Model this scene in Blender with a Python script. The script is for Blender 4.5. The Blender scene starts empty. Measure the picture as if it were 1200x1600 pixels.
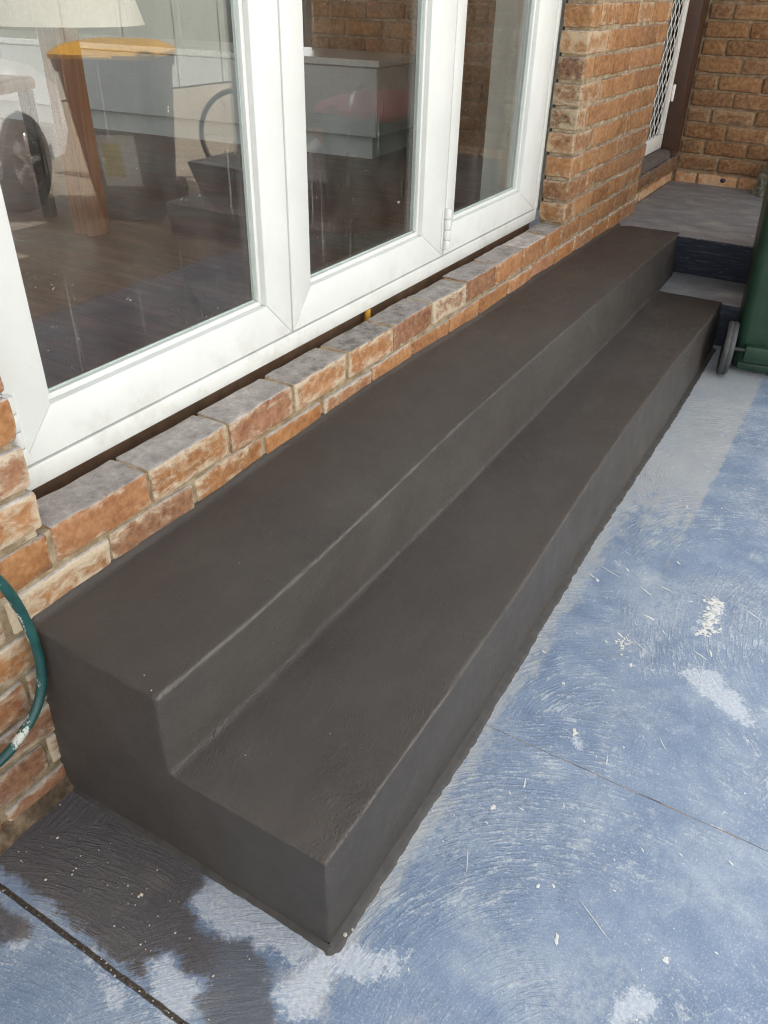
import bpy, bmesh, math, random
import numpy as np
from mathutils import Vector, Matrix, noise as mnoise

random.seed(7)
rng = np.random.default_rng(11)
scene = bpy.context.scene
COL = scene.collection
R = math.radians

# ------------------------------------------------------------------ camera
cam_data = bpy.data.cameras.new("camera")
cam = bpy.data.objects.new("camera", cam_data)
COL.objects.link(cam)
cam_data.sensor_fit = 'VERTICAL'
cam_data.sensor_height = 36.0
cam_data.lens = 27.9034
cam_data.clip_start = 0.02
cam_data.clip_end = 500
yaw, pitch, roll = 0.5228, -0.5864, 0.025
fwd = Vector((math.cos(yaw) * math.cos(pitch), math.sin(yaw) * math.cos(pitch), math.sin(pitch)))
rt0 = Vector((math.sin(yaw), -math.cos(yaw), 0))
up0 = rt0.cross(fwd)
rt = math.cos(roll) * rt0 + math.sin(roll) * up0
up = -math.sin(roll) * rt0 + math.cos(roll) * up0
M4 = Matrix((rt, up, -fwd)).transposed().to_4x4()
M4.translation = Vector((-0.589, -1.0684, 1.3819))
cam.matrix_world = M4
scene.camera = cam

# ------------------------------------------------------------------ world, sun, exposure
SUN_EL, SUN_AZ = 52.0, 72.0       # azimuth of the sun, degrees from +x towards +y
world = bpy.data.worlds.new("World")
scene.world = world
world.use_nodes = True
wn = world.node_tree
wn.nodes.clear()
sky = wn.nodes.new('ShaderNodeTexSky')
sky.sky_type = 'NISHITA'
sky.sun_disc = False
sky.sun_elevation = R(SUN_EL)
sky.sun_rotation = R(90 - SUN_AZ)
sky.air_density = 1.0
sky.dust_density = 4.0
sky.ozone_density = 0.6
hs = wn.nodes.new('ShaderNodeHueSaturation')
hs.inputs['Saturation'].default_value = 0.10
bg = wn.nodes.new('ShaderNodeBackground')
bg.inputs['Strength'].default_value = 0.15
wo = wn.nodes.new('ShaderNodeOutputWorld')
wn.links.new(sky.outputs[0], hs.inputs['Color'])
wn.links.new(hs.outputs[0], bg.inputs[0])
wn.links.new(bg.outputs[0], wo.inputs[0])

sd = bpy.data.lights.new("sun", 'SUN')
sd.energy = 4.5
sd.angle = R(0.5)
sd.color = (1.0, 0.94, 0.85)
sun = bpy.data.objects.new("sun", sd)
COL.objects.link(sun)
az, el = R(SUN_AZ), R(SUN_EL)
sdir = Vector((math.cos(az) * math.cos(el), math.sin(az) * math.cos(el), math.sin(el)))
sun.rotation_euler = sdir.to_track_quat('Z', 'Y').to_euler()

scene.view_settings.view_transform = 'Standard'
scene.view_settings.look = 'None'
scene.view_settings.exposure = 2.15
scene.view_settings.gamma = 1.0
scene.render.engine = 'CYCLES'
scene.cycles.use_denoising = True
scene.cycles.denoising_prefilter = 'NONE'
scene.cycles.denoising_input_passes = 'RGB_ALBEDO_NORMAL'
scene.cycles.filter_width = 1.15
scene.cycles.max_bounces = 10
scene.cycles.transparent_max_bounces = 16
scene.cycles.caustics_reflective = False
scene.cycles.caustics_refractive = False

# ------------------------------------------------------------------ helpers: nodes
class NT:
    def __init__(s, name):
        s.m = bpy.data.materials.new(name)
        s.m.use_nodes = True
        s.t = s.m.node_tree
        s.t.nodes.clear()
        s.out = s.t.nodes.new('ShaderNodeOutputMaterial')
    def n(s, typ, ins=None, **kw):
        nd = s.t.nodes.new(typ)
        for k, v in kw.items():
            setattr(nd, k, v)
        for k, v in (ins or {}).items():
            sock = nd.inputs[k]
            if isinstance(v, bpy.types.NodeSocket):
                s.t.links.new(v, sock)
            else:
                sock.default_value = v
        return nd
    def link(s, a, b):
        s.t.links.new(a, b)
    def math(s, op, a, b=0.0, clamp=False):
        return s.n('ShaderNodeMath', {0: a, 1: b}, operation=op, use_clamp=clamp).outputs[0]
    def obj(s):
        return s.n('ShaderNodeTexCoord').outputs['Object']
    def pos(s):
        return s.n('ShaderNodeNewGeometry').outputs['Position']
    def noise(s, vec, scale, detail=4.0, rough=0.55, dist=0.0, col=False):
        nd = s.n('ShaderNodeTexNoise', {'Vector': vec, 'Scale': scale, 'Detail': detail, 'Roughness': rough, 'Distortion': dist})
        return nd.outputs['Color' if col else 'Fac']
    def ramp(s, fac, stops, interp='LINEAR'):
        nd = s.n('ShaderNodeValToRGB', {'Fac': fac})
        cr = nd.color_ramp
        cr.interpolation = interp
        while len(cr.elements) > 1:
            cr.elements.remove(cr.elements[-1])
        cr.elements[0].position = stops[0][0]
        cr.elements[0].color = (*stops[0][1], 1)
        for p, c in stops[1:]:
            e = cr.elements.new(p)
            e.color = (*c, 1)
        return nd.outputs[0]
    def step(s, v, a, b):
        return s.n('ShaderNodeMapRange', {'Value': v, 'From Min': a, 'From Max': b, 'To Min': 0.0, 'To Max': 1.0},
                   interpolation_type='SMOOTHSTEP').outputs[0]
    def mix(s, fac, a, b, mode='MIX'):
        nd = s.n('ShaderNodeMix', data_type='RGBA', blend_type=mode)
        for sock, v in ((nd.inputs[0], fac), (nd.inputs[6], a), (nd.inputs[7], b)):
            if isinstance(v, bpy.types.NodeSocket):
                s.t.links.new(v, sock)
            else:
                sock.default_value = (*v, 1) if isinstance(v, tuple) else v
        return nd.outputs[2]
    def attr(s, name):
        return s.n('ShaderNodeAttribute', attribute_name=name).outputs['Fac']
    def mapv(s, vec, scale=(1, 1, 1), rot=(0, 0, 0), loc=(0, 0, 0)):
        return s.n('ShaderNodeMapping', {'Vector': vec, 'Scale': scale, 'Rotation': rot, 'Location': loc}).outputs[0]
    def bump(s, h, strength=0.5, dist=0.005, normal=None):
        ins = {'Height': h, 'Strength': strength, 'Distance': dist}
        if normal is not None:
            ins['Normal'] = normal
        return s.n('ShaderNodeBump', ins).outputs[0]
    def surf(s, color, rough=0.6, normal=None, metallic=0.0, spec=0.5, **extra):
        ins = {'Base Color': color if isinstance(color, bpy.types.NodeSocket) else (*color, 1),
               'Roughness': rough, 'Metallic': metallic, 'Specular IOR Level': spec}
        if normal is not None:
            ins['Normal'] = normal
        ins.update(extra)
        b = s.n('ShaderNodeBsdfPrincipled', ins)
        s.link(b.outputs[0], s.out.inputs[0])
        return s.m

def plain(name, color, rough=0.5, var=0.12, scale=30, bump=0.1, metallic=0.0, spec=0.5):
    t = NT(name)
    o = t.obj()
    nz = t.noise(o, scale, 5)
    lo = tuple(c * (1 - var) for c in color)
    hi = tuple(min(1, c * (1 + var)) for c in color)
    c = t.ramp(nz, [(0.3, lo), (0.7, hi)])
    n2 = t.noise(o, scale * 6, 3)
    r = t.n('ShaderNodeMapRange', {'Value': nz, 'To Min': max(0.02, rough - 0.08), 'To Max': min(1, rough + 0.08)}).outputs[0]
    return t.surf(c, r, t.bump(n2, bump, 0.002), metallic, spec)

# ------------------------------------------------------------------ helpers: objects
def tag(o, label=None, cat=None, group=None, kind=None):
    if label: o['label'] = label
    if cat: o['category'] = cat
    if group: o['group'] = group
    if kind: o['kind'] = kind
    return o

def empty(name, loc, rz, label, cat, group=None):
    o = bpy.data.objects.new(name, None)
    o.empty_display_size = 0.1
    o.location = loc
    o.rotation_euler = (0, 0, rz)
    COL.objects.link(o)
    return tag(o, label, cat, group)

def mesh_obj(name, verts, faces, mat, parent=None, smooth=False, attrs=None):
    me = bpy.data.meshes.new(name)
    me.from_pydata([tuple(map(float, v)) for v in verts], [], [tuple(f) for f in faces])
    me.update()
    for k, arr in (attrs or {}).items():
        a = me.attributes.new(k, 'FLOAT', 'POINT')
        a.data.foreach_set('value', np.asarray(arr, dtype=np.float32))
    if smooth:
        me.polygons.foreach_set('use_smooth', [True] * len(me.polygons))
    me.materials.append(mat)
    o = bpy.data.objects.new(name, me)
    COL.objects.link(o)
    if parent is not None:
        o.parent = parent
    return o

class MB:
    """collects shapes into one bmesh"""
    def __init__(s):
        s.bm = bmesh.new()
    def box(s, lo, hi, bevel=0.0, seg=2, mtx=None):
        lo, hi = Vector(lo), Vector(hi)
        b = bmesh.new()
        bmesh.ops.create_cube(b, size=1.0)
        c, d = (lo + hi) / 2, hi - lo
        for v in b.verts:
            v.co = Vector((v.co.x * d.x + c.x, v.co.y * d.y + c.y, v.co.z * d.z + c.z))
        if bevel:
            bmesh.ops.bevel(b, geom=b.edges[:], offset=bevel, segments=seg, affect='EDGES', profile=0.5)
        s.add(b, mtx)
        return s
    def add(s, b, mtx=None):
        if mtx is not None:
            b.transform(mtx)
        tmp = bpy.data.meshes.new("tmp")
        b.to_mesh(tmp)
        b.free()
        s.bm.from_mesh(tmp)
        bpy.data.meshes.remove(tmp)
    def poly(s, pts, depth, axis, bevel=0.0, seg=2, mtx=None):
        """prism: pts is a planar loop of 3-D points, extruded by the vector depth"""
        b = bmesh.new()
        vs = [b.verts.new(p) for p in pts]
        f = b.faces.new(vs)
        r = bmesh.ops.extrude_face_region(b, geom=[f])
        vv = [e for e in r['geom'] if isinstance(e, bmesh.types.BMVert)]
        bmesh.ops.translate(b, vec=Vector(depth), verts=vv)
        bmesh.ops.recalc_face_normals(b, faces=b.faces[:])
        if bevel:
            bmesh.ops.bevel(b, geom=b.edges[:], offset=bevel, segments=seg, affect='EDGES', profile=0.5)
        s.add(b, mtx)
        return s
    def lathe(s, prof, n=24, mtx=None):
        """prof: list of (radius, z)"""
        b = bmesh.new()
        rings = []
        for r, z in prof:
            if r < 1e-6:
                rings.append([b.verts.new((0, 0, z))])
            else:
                rings.append([b.verts.new((r * math.cos(2 * math.pi * i / n), r * math.sin(2 * math.pi * i / n), z)) for i in range(n)])
        for a, c in zip(rings, rings[1:]):
            for i in range(n):
                j = (i + 1) % n
                if len(a) == 1 and len(c) == 1: continue
                if len(a) == 1: b.faces.new((a[0], c[j], c[i]))
                elif len(c) == 1: b.faces.new((a[i], a[j], c[0]))
                else: b.faces.new((a[i], a[j], c[j], c[i]))
        bmesh.ops.recalc_face_normals(b, faces=b.faces[:])
        s.add(b, mtx)
        return s
    def tube(s, pts, r, n=10, closed=False, mtx=None, radii=None):
        b = bmesh.new()
        pts = [Vector(p) for p in pts]
        N = len(pts)
        rings = []
        prev = None
        for i, p in enumerate(pts):
            if closed: t = pts[(i + 1) % N] - pts[i - 1]
            else: t = pts[min(i + 1, N - 1)] - pts[max(i - 1, 0)]
            t.normalize()
            if prev is None:
                a = Vector((0, 0, 1)) if abs(t.z) < 0.9 else Vector((1, 0, 0))
                u = t.cross(a).normalized()
            else:
                u = (prev - t * prev.dot(t)).normalized()
            prev = u
            w = t.cross(u)
            rr = radii[i] if radii else r
            rings.append([b.verts.new(p + rr * (math.cos(2 * math.pi * k / n) * u + math.sin(2 * math.pi * k / n) * w)) for k in range(n)])
        m = N if closed else N - 1
        for i in range(m):
            A, B = rings[i], rings[(i + 1) % N]
            for k in range(n):
                b.faces.new((A[k], A[(k + 1) % n], B[(k + 1) % n], B[k]))
        if not closed:
            b.faces.new(rings[0][::-1])
            b.faces.new(rings[-1])
        bmesh.ops.recalc_face_normals(b, faces=b.faces[:])
        s.add(b, mtx)
        return s
    def loft(s, sections, cap=True, mtx=None):
        b = bmesh.new()
        rings = [[b.verts.new(p) for p in sec] for sec in sections]
        n = len(rings[0])
        for A, B in zip(rings, rings[1:]):
            for k in range(n):
                b.faces.new((A[k], A[(k + 1) % n], B[(k + 1) % n], B[k]))
        if cap:
            b.faces.new(rings[0][::-1]); b.faces.new(rings[-1])
        bmesh.ops.recalc_face_normals(b, faces=b.faces[:])
        s.add(b, mtx)
        return s
    def build(s, name, mat, parent=None, smooth=False, loc=None, label=None):
        me = bpy.data.meshes.new(name)
        s.bm.to_mesh(me)
        s.bm.free()
        me.materials.append(mat)
        if smooth:
            me.polygons.foreach_set('use_smooth', [True] * len(me.polygons))
            try: me.set_sharp_from_angle(angle=R(38))
            except Exception: pass
        o = bpy.data.objects.new(name, me)
        COL.objects.link(o)
        if parent is not None: o.parent = parent
        if loc is not None: o.location = loc
        if label: o['label'] = label
        return o

def catmull(pts, per=8, closed=False):
    P = [Vector(p) for p in pts]
    out = []
    n = len(P)
    rngi = range(n if closed else n - 1)
    for i in rngi:
        p0 = P[(i - 1) % n] if closed or i > 0 else P[0] * 2 - P[1]
        p1, p2 = P[i], P[(i + 1) % n]
        p3 = P[(i + 2) % n] if closed or i + 2 < n else p2 * 2 - p1
        for k in range(per):
            t = k / per
            out.append(0.5 * ((2 * p1) + (p2 - p0) * t + (2 * p0 - 5 * p1 + 4 * p2 - p3) * t * t + (3 * p1 - p0 - 3 * p2 + p3) * t ** 3))
    if not closed: out.append(P[-1])
    return out

def rrect(hx, hy, r, z, cx=0.0, cy=0.0, n=5):
    pts = []
    for sx, sy, a0 in ((1, 1, 0), (-1, 1, 90), (-1, -1, 180), (1, -1, 270)):
        for k in range(n):
            a = R(a0 + 90 * k / (n - 1))
            pts.append((cx + sx * (hx - r) + r * math.cos(a), cy + sy * (hy - r) + r * math.sin(a), z))
    return pts

# ------------------------------------------------------------------ materials
def brick_material(name, tones, lime=(0.52, 0.45, 0.33), lime_amt=0.5, top=None, base_band=None):
    t = NT(name)
    p = t.pos()
    rnd = t.attr('rnd'); edge = t.attr('edge'); la = t.attr('lime')
    off = t.n('ShaderNodeCombineXYZ', {0: t.math('MULTIPLY', rnd, 37.0), 1: t.math('MULTIPLY', rnd, 91.0), 2: t.math('MULTIPLY', rnd, 53.0)}).outputs[0]
    v = t.n('ShaderNodeVectorMath', {0: p, 1: off}, operation='ADD').outputs[0]
    c = t.ramp(rnd, tones)
    c = t.mix(t.math('MULTIPLY', t.math('FRACT', t.math('MULTIPLY', rnd, 7.31)), 0.55), c, t.mix(1.0, c, (0.66, 0.64, 0.62), 'MULTIPLY'))
    hd = t.attr('header')
    c = t.mix(t.math('MULTIPLY', hd, t.step(t.math('FRACT', t.math('MULTIPLY', rnd, 13.7)), 0.2, 0.5)), c, (0.13, 0.082, 0.062))
    big = t.noise(v, 9, 3)
    c = t.mix(t.math('MULTIPLY', t.step(big, 0.35, 0.75), 0.75), c, t.mix(1.0, c, (0.60, 0.46, 0.40), 'MULTIPLY'))
    mid = t.noise(v, 55, 6, 0.65)
    c = t.mix(t.step(mid, 0.3, 0.75), t.mix(1.0, c, (0.72, 0.66, 0.62), 'MULTIPLY'), t.mix(0.4, c, (0.52, 0.29, 0.14)))
    # flashed, kiln burnt patches
    burn = t.math('MULTIPLY', t.step(t.noise(v, 6.5, 2), 0.60, 0.74), t.step(t.math('FRACT', t.math('MULTIPLY', rnd, 3.17)), 0.4, 0.9))
    c = t.mix(t.math('MULTIPLY', burn, 0.7), c, (0.085, 0.07, 0.072))
    # lime and mortar smears, more of them towards the arrises
    ln = t.noise(t.mapv(v, (1, 1, 1.7)), 23, 9, 0.68, 0.6)
    m = t.math('ADD', ln, t.math('MULTIPLY', edge, 0.20))
    m = t.math('ADD', m, t.math('MULTIPLY', la, 0.30))
    m = t.step(m, 0.72, 1.0)
    m = t.math('MULTIPLY', m, t.math('ADD', 0.55, t.math('MULTIPLY', t.noise(v, 140, 4), 0.6)), True)
    c = t.mix(t.math('MULTIPLY', m, lime_amt, True), c, lime)
    if top is not None:
        nz = t.n('ShaderNodeSeparateXYZ', {0: t.n('ShaderNodeNewGeometry').outputs['Normal']}).outputs[2]
        tm = t.math('ADD', nz, t.math('MULTIPLY', t.math('SUBTRACT', t.noise(v, 40, 6, 0.7), 0.5), 0.9))
        tm = t.step(tm, 0.42, 0.72)
        tl = t.math('ADD', t.noise(v, 26, 8, 0.78), t.math('MULTIPLY', t.math('SUBTRACT', t.math('FRACT', t.math('MULTIPLY', rnd, 5.3)), 0.5), 0.22))
        tc = t.ramp(tl, [(0.32, tuple(x * 0.42 for x in top)), (0.46, tuple(x * 0.8 for x in top)), (0.58, top), (0.72, (0.60, 0.56, 0.51))])
        c = t.mix(t.math('MULTIPLY', tm, 0.93), c, tc)
    if base_band is not None:
        z = t.n('ShaderNodeSeparateXYZ', {0: p}).outputs[2]
        bm_ = t.math('SUBTRACT', 1.0, t.step(t.math('ADD', z, t.math('MULTIPLY', t.math('SUBTRACT', t.noise(p, 35, 5), 0.5), 0.03)), base_band - 0.004, base_band + 0.006))
        bc = t.ramp(t.noise(p, 28, 6, 0.7), [(0.30, (0.07, 0.07, 0.09)), (0.34, (0.45, 0.22, 0.10)), (0.50, (0.56, 0.32, 0.17)), (0.58, (0.52, 0.42, 0.30))])
        c = t.mix(bm_, c, bc)
    h = t.math('ADD', t.math('MULTIPLY', t.noise(v, 70, 8, 0.7), 0.7), t.math('MULTIPLY', t.noise(v, 330, 4, 0.6), 0.35))
    h = t.math('ADD', h, t.math('MULTIPLY', m, 0.35))
    return t.surf(c, 0.9, t.bump(h, 0.75, 0.0045), spec=0.25)

def mortar_material(name, c1, c2, c3):
    t = NT(name)
    p = t.pos()
    c = t.ramp(t.noise(p, 22, 8, 0.7), [(0.32, c1), (0.5, c2), (0.7, c3)])
    h = t.math('ADD', t.noise(p, 60, 8, 0.75), t.math('MULTIPLY', t.noise(p, 400, 3), 0.4))
    return t.surf(c, 0.95, t.bump(h, 0.9, 0.006), spec=0.2)

def render_material():
    t = NT("fresh_cement_render")
    p = t.pos()
    big = t.noise(p, 2.6, 5, 0.6, 0.8)
    mid = t.noise(t.mapv(p, (1, 2.2, 2.2)), 9, 6, 0.62, 0.5)
    c = t.ramp(t.math('ADD', t.math('MULTIPLY', big, 0.6), t.math('MULTIPLY', mid, 0.4)),
               [(0.30, (0.052, 0.046, 0.042)), (0.5, (0.065, 0.058, 0.052)), (0.70, (0.080, 0.071, 0.063))])
    damp = t.step(t.noise(t.mapv(p, (0.7, 1.6, 1.6), loc=(4, 2, 0)), 2.1, 4, 0.55, 0.4), 0.44, 0.62)
    c = t.mix(t.math('MULTIPLY', damp, 0.40), c, (0.052, 0.043, 0.038))
    # paler colour along the noses, pale slurry in the inner joint
    pale_edge = t.attr('pale_edge')
    dn = t.step(t.math('ADD', pale_edge, t.math('MULTIPLY', t.math('SUBTRACT', t.noise(t.mapv(p, (0.5, 3, 3)), 30, 6, 0.7), 0.5), 1.0)), 0.35, 0.95)
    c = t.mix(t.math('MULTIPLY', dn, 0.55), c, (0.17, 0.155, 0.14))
    fine = t.noise(p, 900, 2)
    c = t.mix(t.math('MULTIPLY', t.step(fine, 0.72, 0.80), 0.5), c, (0.16, 0.15, 0.14))
    # trowel and brush strokes: short curved ripples whose direction drifts
    w = t.noise(p, 3.0, 2, col=True)
    wv = t.n('ShaderNodeVectorMath', {0: p, 1: t.n('ShaderNodeVectorMath', {0: w, 'Scale': 0.22}, operation='SCALE').outputs[0]}, operation='ADD').outputs[0]
    s1 = t.noise(t.mapv(wv, (90, 260, 260), (0, 0, R(24))), 1.0, 4, 0.6, 0.5)
    s2 = t.noise(t.mapv(wv, (80, 280, 280), (0, 0, R(-38))), 1.0, 3, 0.6, 0.4)
    sel = t.step(t.noise(p, 4.5, 2), 0.42, 0.58)
    st = t.math('ADD', t.math('MULTIPLY', s1, sel), t.math('MULTIPLY', s2, t.math('SUBTRACT', 1.0, sel)))
    st = t.step(st, 0.50, 0.72)
    amp = t.math('ADD', 0.25, t.step(t.noise(p, 3.7, 3), 0.4, 0.65))
    c = t.mix(t.math('MULTIPLY', t.math('MULTIPLY', st, amp), 0.30), c, (0.125, 0.115, 0.104))
    gn = t.noise(p, 520, 3, 0.7)
    c = t.mix(t.math('MULTIPLY', t.step(gn, 0.40, 0.28), 0.40), c, (0.024, 0.022, 0.021))
    h = t.math('ADD', t.math('MULTIPLY', t.math('MULTIPLY', st, amp), 0.55), t.math('MULTIPLY', t.noise(p, 14, 4), 0.40))
    h = t.math('ADD', h, t.math('MULTIPLY', t.noise(p, 300, 3, 0.6), 0.40))
    rr = t.n('ShaderNodeMapRange', {'Value': t.noise(p, 7, 5, 0.6), 'From Min': 0.3, 'From Max': 0.7, 'To Min': 0.40, 'To Max': 0.62}).outputs[0]
    return t.surf(c, rr, t.bump(h, 0.85, 0.0040), spec=0.45)

def ground_material():
    t = NT("worn_blue_concrete_paint")
    p = t.pos()
    wet = t.attr('wet'); worn = t.attr('worn'); strip = t.attr('strip'); brown = t.attr('brown')
    sx = t.n('ShaderNodeSeparateXYZ', {0: p}).outputs
    # broom swirls: rings round scattered centres
    wob = t.n('ShaderNodeVectorMath', {0: t.noise(p, 5.0, 3, col=True), 'Scale': 0.018}, operation='SCALE').outputs[0]
    pv = t.n('ShaderNodeVectorMath', {0: p, 1: wob}, operation='ADD').outputs[0]
    vor = t.n('ShaderNodeTexVoronoi', {'Vector': t.mapv(pv, (1, 1, 0), loc=(0.11, 0.42, 0)), 'Scale': 1.45, 'Randomness': 1.0}, voronoi_dimensions='2D')
    cen_ = t.n('ShaderNodeVectorMath', {0: vor.outputs['Position'], 1: t.n('ShaderNodeVectorMath', {0: vor.outputs['Color'], 'Scale': 0.5}, operation='SCALE').outputs[0]}, operation='SUBTRACT').outputs[0]
    d = t.n('ShaderNodeVectorMath', {0: t.mapv(pv, (1, 1, 0), loc=(0.11, 0.42, 0)), 1: t.mapv(cen_, (1, 1, 0))}, operation='DISTANCE').outputs['Value']
    ringv = t.n('ShaderNodeCombineXYZ', {0: t.math('MULTIPLY', d, 135.0), 1: t.math('MULTIPLY', sx[0], 21.0), 2: t.math('MULTIPLY', sx[1], 21.0)}).outputs[0]
    ring = t.noise(ringv, 1.0, 3, 0.62, 0.5)
    ringc = t.math('MULTIPLY', t.step(ring, 0.40, 0.66), t.math('ADD', 0.25, t.math('MULTIPLY', t.step(t.noise(p, 3.1, 4, 0.6), 0.38, 0.62), 0.75)))
    big = t.noise(p, 2.2, 5, 0.62)
    mid = t.noise(p, 13, 7, 0.68, 0.5)
    fin = t.noise(p, 130, 6, 0.72)
    # paint colour
    c = t.ramp(t.math('ADD', t.math('MULTIPLY', big, 0.55), t.math('MULTIPLY', mid, 0.45)),
               [(0.36, (0.122, 0.180, 0.282)), (0.5, (0.176, 0.243, 0.352)), (0.64, (0.262, 0.332, 0.432))])
    # abrasion: bare pale grains on ridges
    ab = t.math('ADD', t.math('MULTIPLY', ringc, 0.17), t.math('MULTIPLY', fin, 0.66))
    ab = t.math('ADD', ab, t.math('MULTIPLY', mid, 0.35))
    ab = t.step(ab, 0.56, 0.74)
    c = t.mix(t.math('MULTIPLY', ab, 0.75), c, (0.48, 0.52, 0.55))
    # broad faded, chalky areas
    fade = t.step(t.noise(t.mapv(p, loc=(8.2, 3.9, 0)), 3.0, 7, 0.66, 0.5), 0.42, 0.68)
    fade = t.math('MULTIPLY', fade, t.step(t.noise(p, 75, 6, 0.75), 0.36, 0.62))
    c = t.mix(t.math('MULTIPLY', fade, 0.55), c, (0.45, 0.485, 0.515))
    # worn pale strip beside the steps and worn patches
    sn = t.step(t.math('ADD', strip, t.math('MULTIPLY', t.math('SUBTRACT', t.noise(t.mapv(p, (1, 2, 1)), 17, 9, 0.75), 0.5), 2.0)), 0.32, 0.72)
    gr_ = t.step(t.noise(p, 260, 4, 0.7), 0.50, 0.68)
    c = t.mix(t.math('MULTIPLY', gr_, 0.38), c, (0.56, 0.59, 0.61))
    c = t.mix(t.math('MULTIPLY', sn, 0.62), c, t.mix(t.noise(p, 8, 5), (0.36, 0.385, 0.41), (0.50, 0.49, 0.43)))
    wn_ = t.step(t.math('ADD', worn, t.math('ADD', t.math('MULTIPLY', t.math('SUBTRACT', t.noise(p, 22, 9, 0.72), 0.5), 0.11), t.math('MULTIPLY', t.math('SUBTRACT', fin, 0.5), 0.045))), -0.007, 0.011)
    c = t.mix(t.math('MULTIPLY', wn_, 0.80), c, t.mix(t.step(fin, 0.35, 0.7), (0.40, 0.46, 0.56), (0.62, 0.65, 0.66)))
    # random worn blotches and fine white flecks
    bl = t.step(t.noise(t.mapv(p, loc=(3.3, 1.7, 0)), 5.5, 8, 0.72, 0.3), 0.585, 0.70)
    c = t.mix(t.math('MULTIPLY', bl, 0.5), c, (0.50, 0.52, 0.53))
    fl = t.step(t.noise(t.mapv(p, (1, 1.6, 1), (0, 0, R(25)), (7, 2, 0)), 42, 8, 0.68, 1.2), 0.70, 0.735)
    c = t.mix(t.math('MULTIPLY', fl, 0.8), c, (0.74, 0.75, 0.72))
    ru = t.step(t.noise(t.mapv(p, loc=(11, 5, 0)), 4.2, 6, 0.7), 0.63, 0.76)
    c = t.mix(t.math('MULTIPLY', ru, 0.42), c, (0.33, 0.25, 0.20))
    # control joints (sawn, filled with dirt)
    jn = t.math('MULTIPLY', t.math('SUBTRACT', t.noise(p, 9, 6, 0.7), 0.5), 0.010)
    j1 = t.math('ABSOLUTE', t.math('ADD', t.math('ADD', sx[0], 0.221), jn))
    j2 = t.math('ABSOLUTE', t.math('ADD', t.math('SUBTRACT', sx[0], 0.593), jn))
    j3 = t.math('ABSOLUTE', t.math('SUBTRACT', sx[0], 2.42))
    w1 = t.math('SUBTRACT', 1.0, t.step(j1, 0.0035, 0.0060))
    w2 = t.math('SUBTRACT', 1.0, t.step(j2, 0.0006, t.math('ADD', 0.0013, t.math('MULTIPLY', t.step(t.noise(p, 6, 3), 0.5, 0.7), 0.0022))))
    jc = t.ramp(t.noise(p, 160, 4, 0.7), [(0.35, (0.025, 0.02, 0.017)), (0.6, (0.075, 0.06, 0.048)), (0.72, (0.25, 0.21, 0.17))])
    # damp, mortar washed concrete near the corner
    wm = t.math('ADD', wet, t.math('MULTIPLY', t.math('SUBTRACT', t.noise(p, 20, 9, 0.78), 0.5), 0.085))
    wm = t.math('ADD', wm, t.math('MULTIPLY', t.math('SUBTRACT', ringc, 0.4), 0.016))
    wm = t.math('ADD', wm, t.math('MULTIPLY', t.math('SUBTRACT', fin, 0.5), 0.03))
    we = t.step(wm, -0.009, 0.012)
    wcol = t.mix(0.86, c, t.mix(t.step(t.math('ADD', brown, t.math('MULTIPLY', t.math('SUBTRACT', t.noise(p, 14, 6, 0.7), 0.5), 0.14)), -0.13, -0.05), (0.100, 0.100, 0.106), (0.075, 0.053, 0.034)))
    wcol = t.mix(t.math('MULTIPLY', t.step(fin, 0.52, 0.75), 0.35), wcol, (0.13, 0.11, 0.09))
    c = t.mix(t.math('MULTIPLY', we, 0.92), c, wcol)
    # dark drips
    dr = t.step(t.noise(t.mapv(p, loc=(2.1, 9.4, 0)), 24, 5, 0.6), 0.735, 0.76)
    c = t.mix(t.math('MULTIPLY', dr, 0.7), c, (0.045, 0.04, 0.04))
    c = t.mix(w1, c, jc)
    c = t.mix(t.math('MULTIPLY', w2, 0.85), c, t.mix(t.step(t.noise(p, 15, 4), 0.4, 0.6), (0.30, 0.22, 0.14), (0.07, 0.06, 0.05)))
    h = t.math('ADD', t.math('MULTIPLY', ringc, 0.55), t.math('MULTIPLY', fin, 0.30))
    h = t.math('ADD', h, t.math('MULTIPLY', t.noise(p, 480, 3), 0.16))
    h = t.math('SUBTRACT', h, t.math('MULTIPLY', w1, 1.4))
    h = t.math('SUBTRACT', h, t.math('MULTIPLY', w2, 0.5))
    rr = t.math('SUBTRACT', 0.60, t.math('MULTIPLY', we, 0.30))
    rr = t.math('SUBTRACT', rr, t.math('MULTIPLY', t.step(mid, 0.4, 0.7), 0.10))
    return t.surf(c, rr, t.bump(h, 0.6, 0.0040), spec=0.35)

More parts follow.
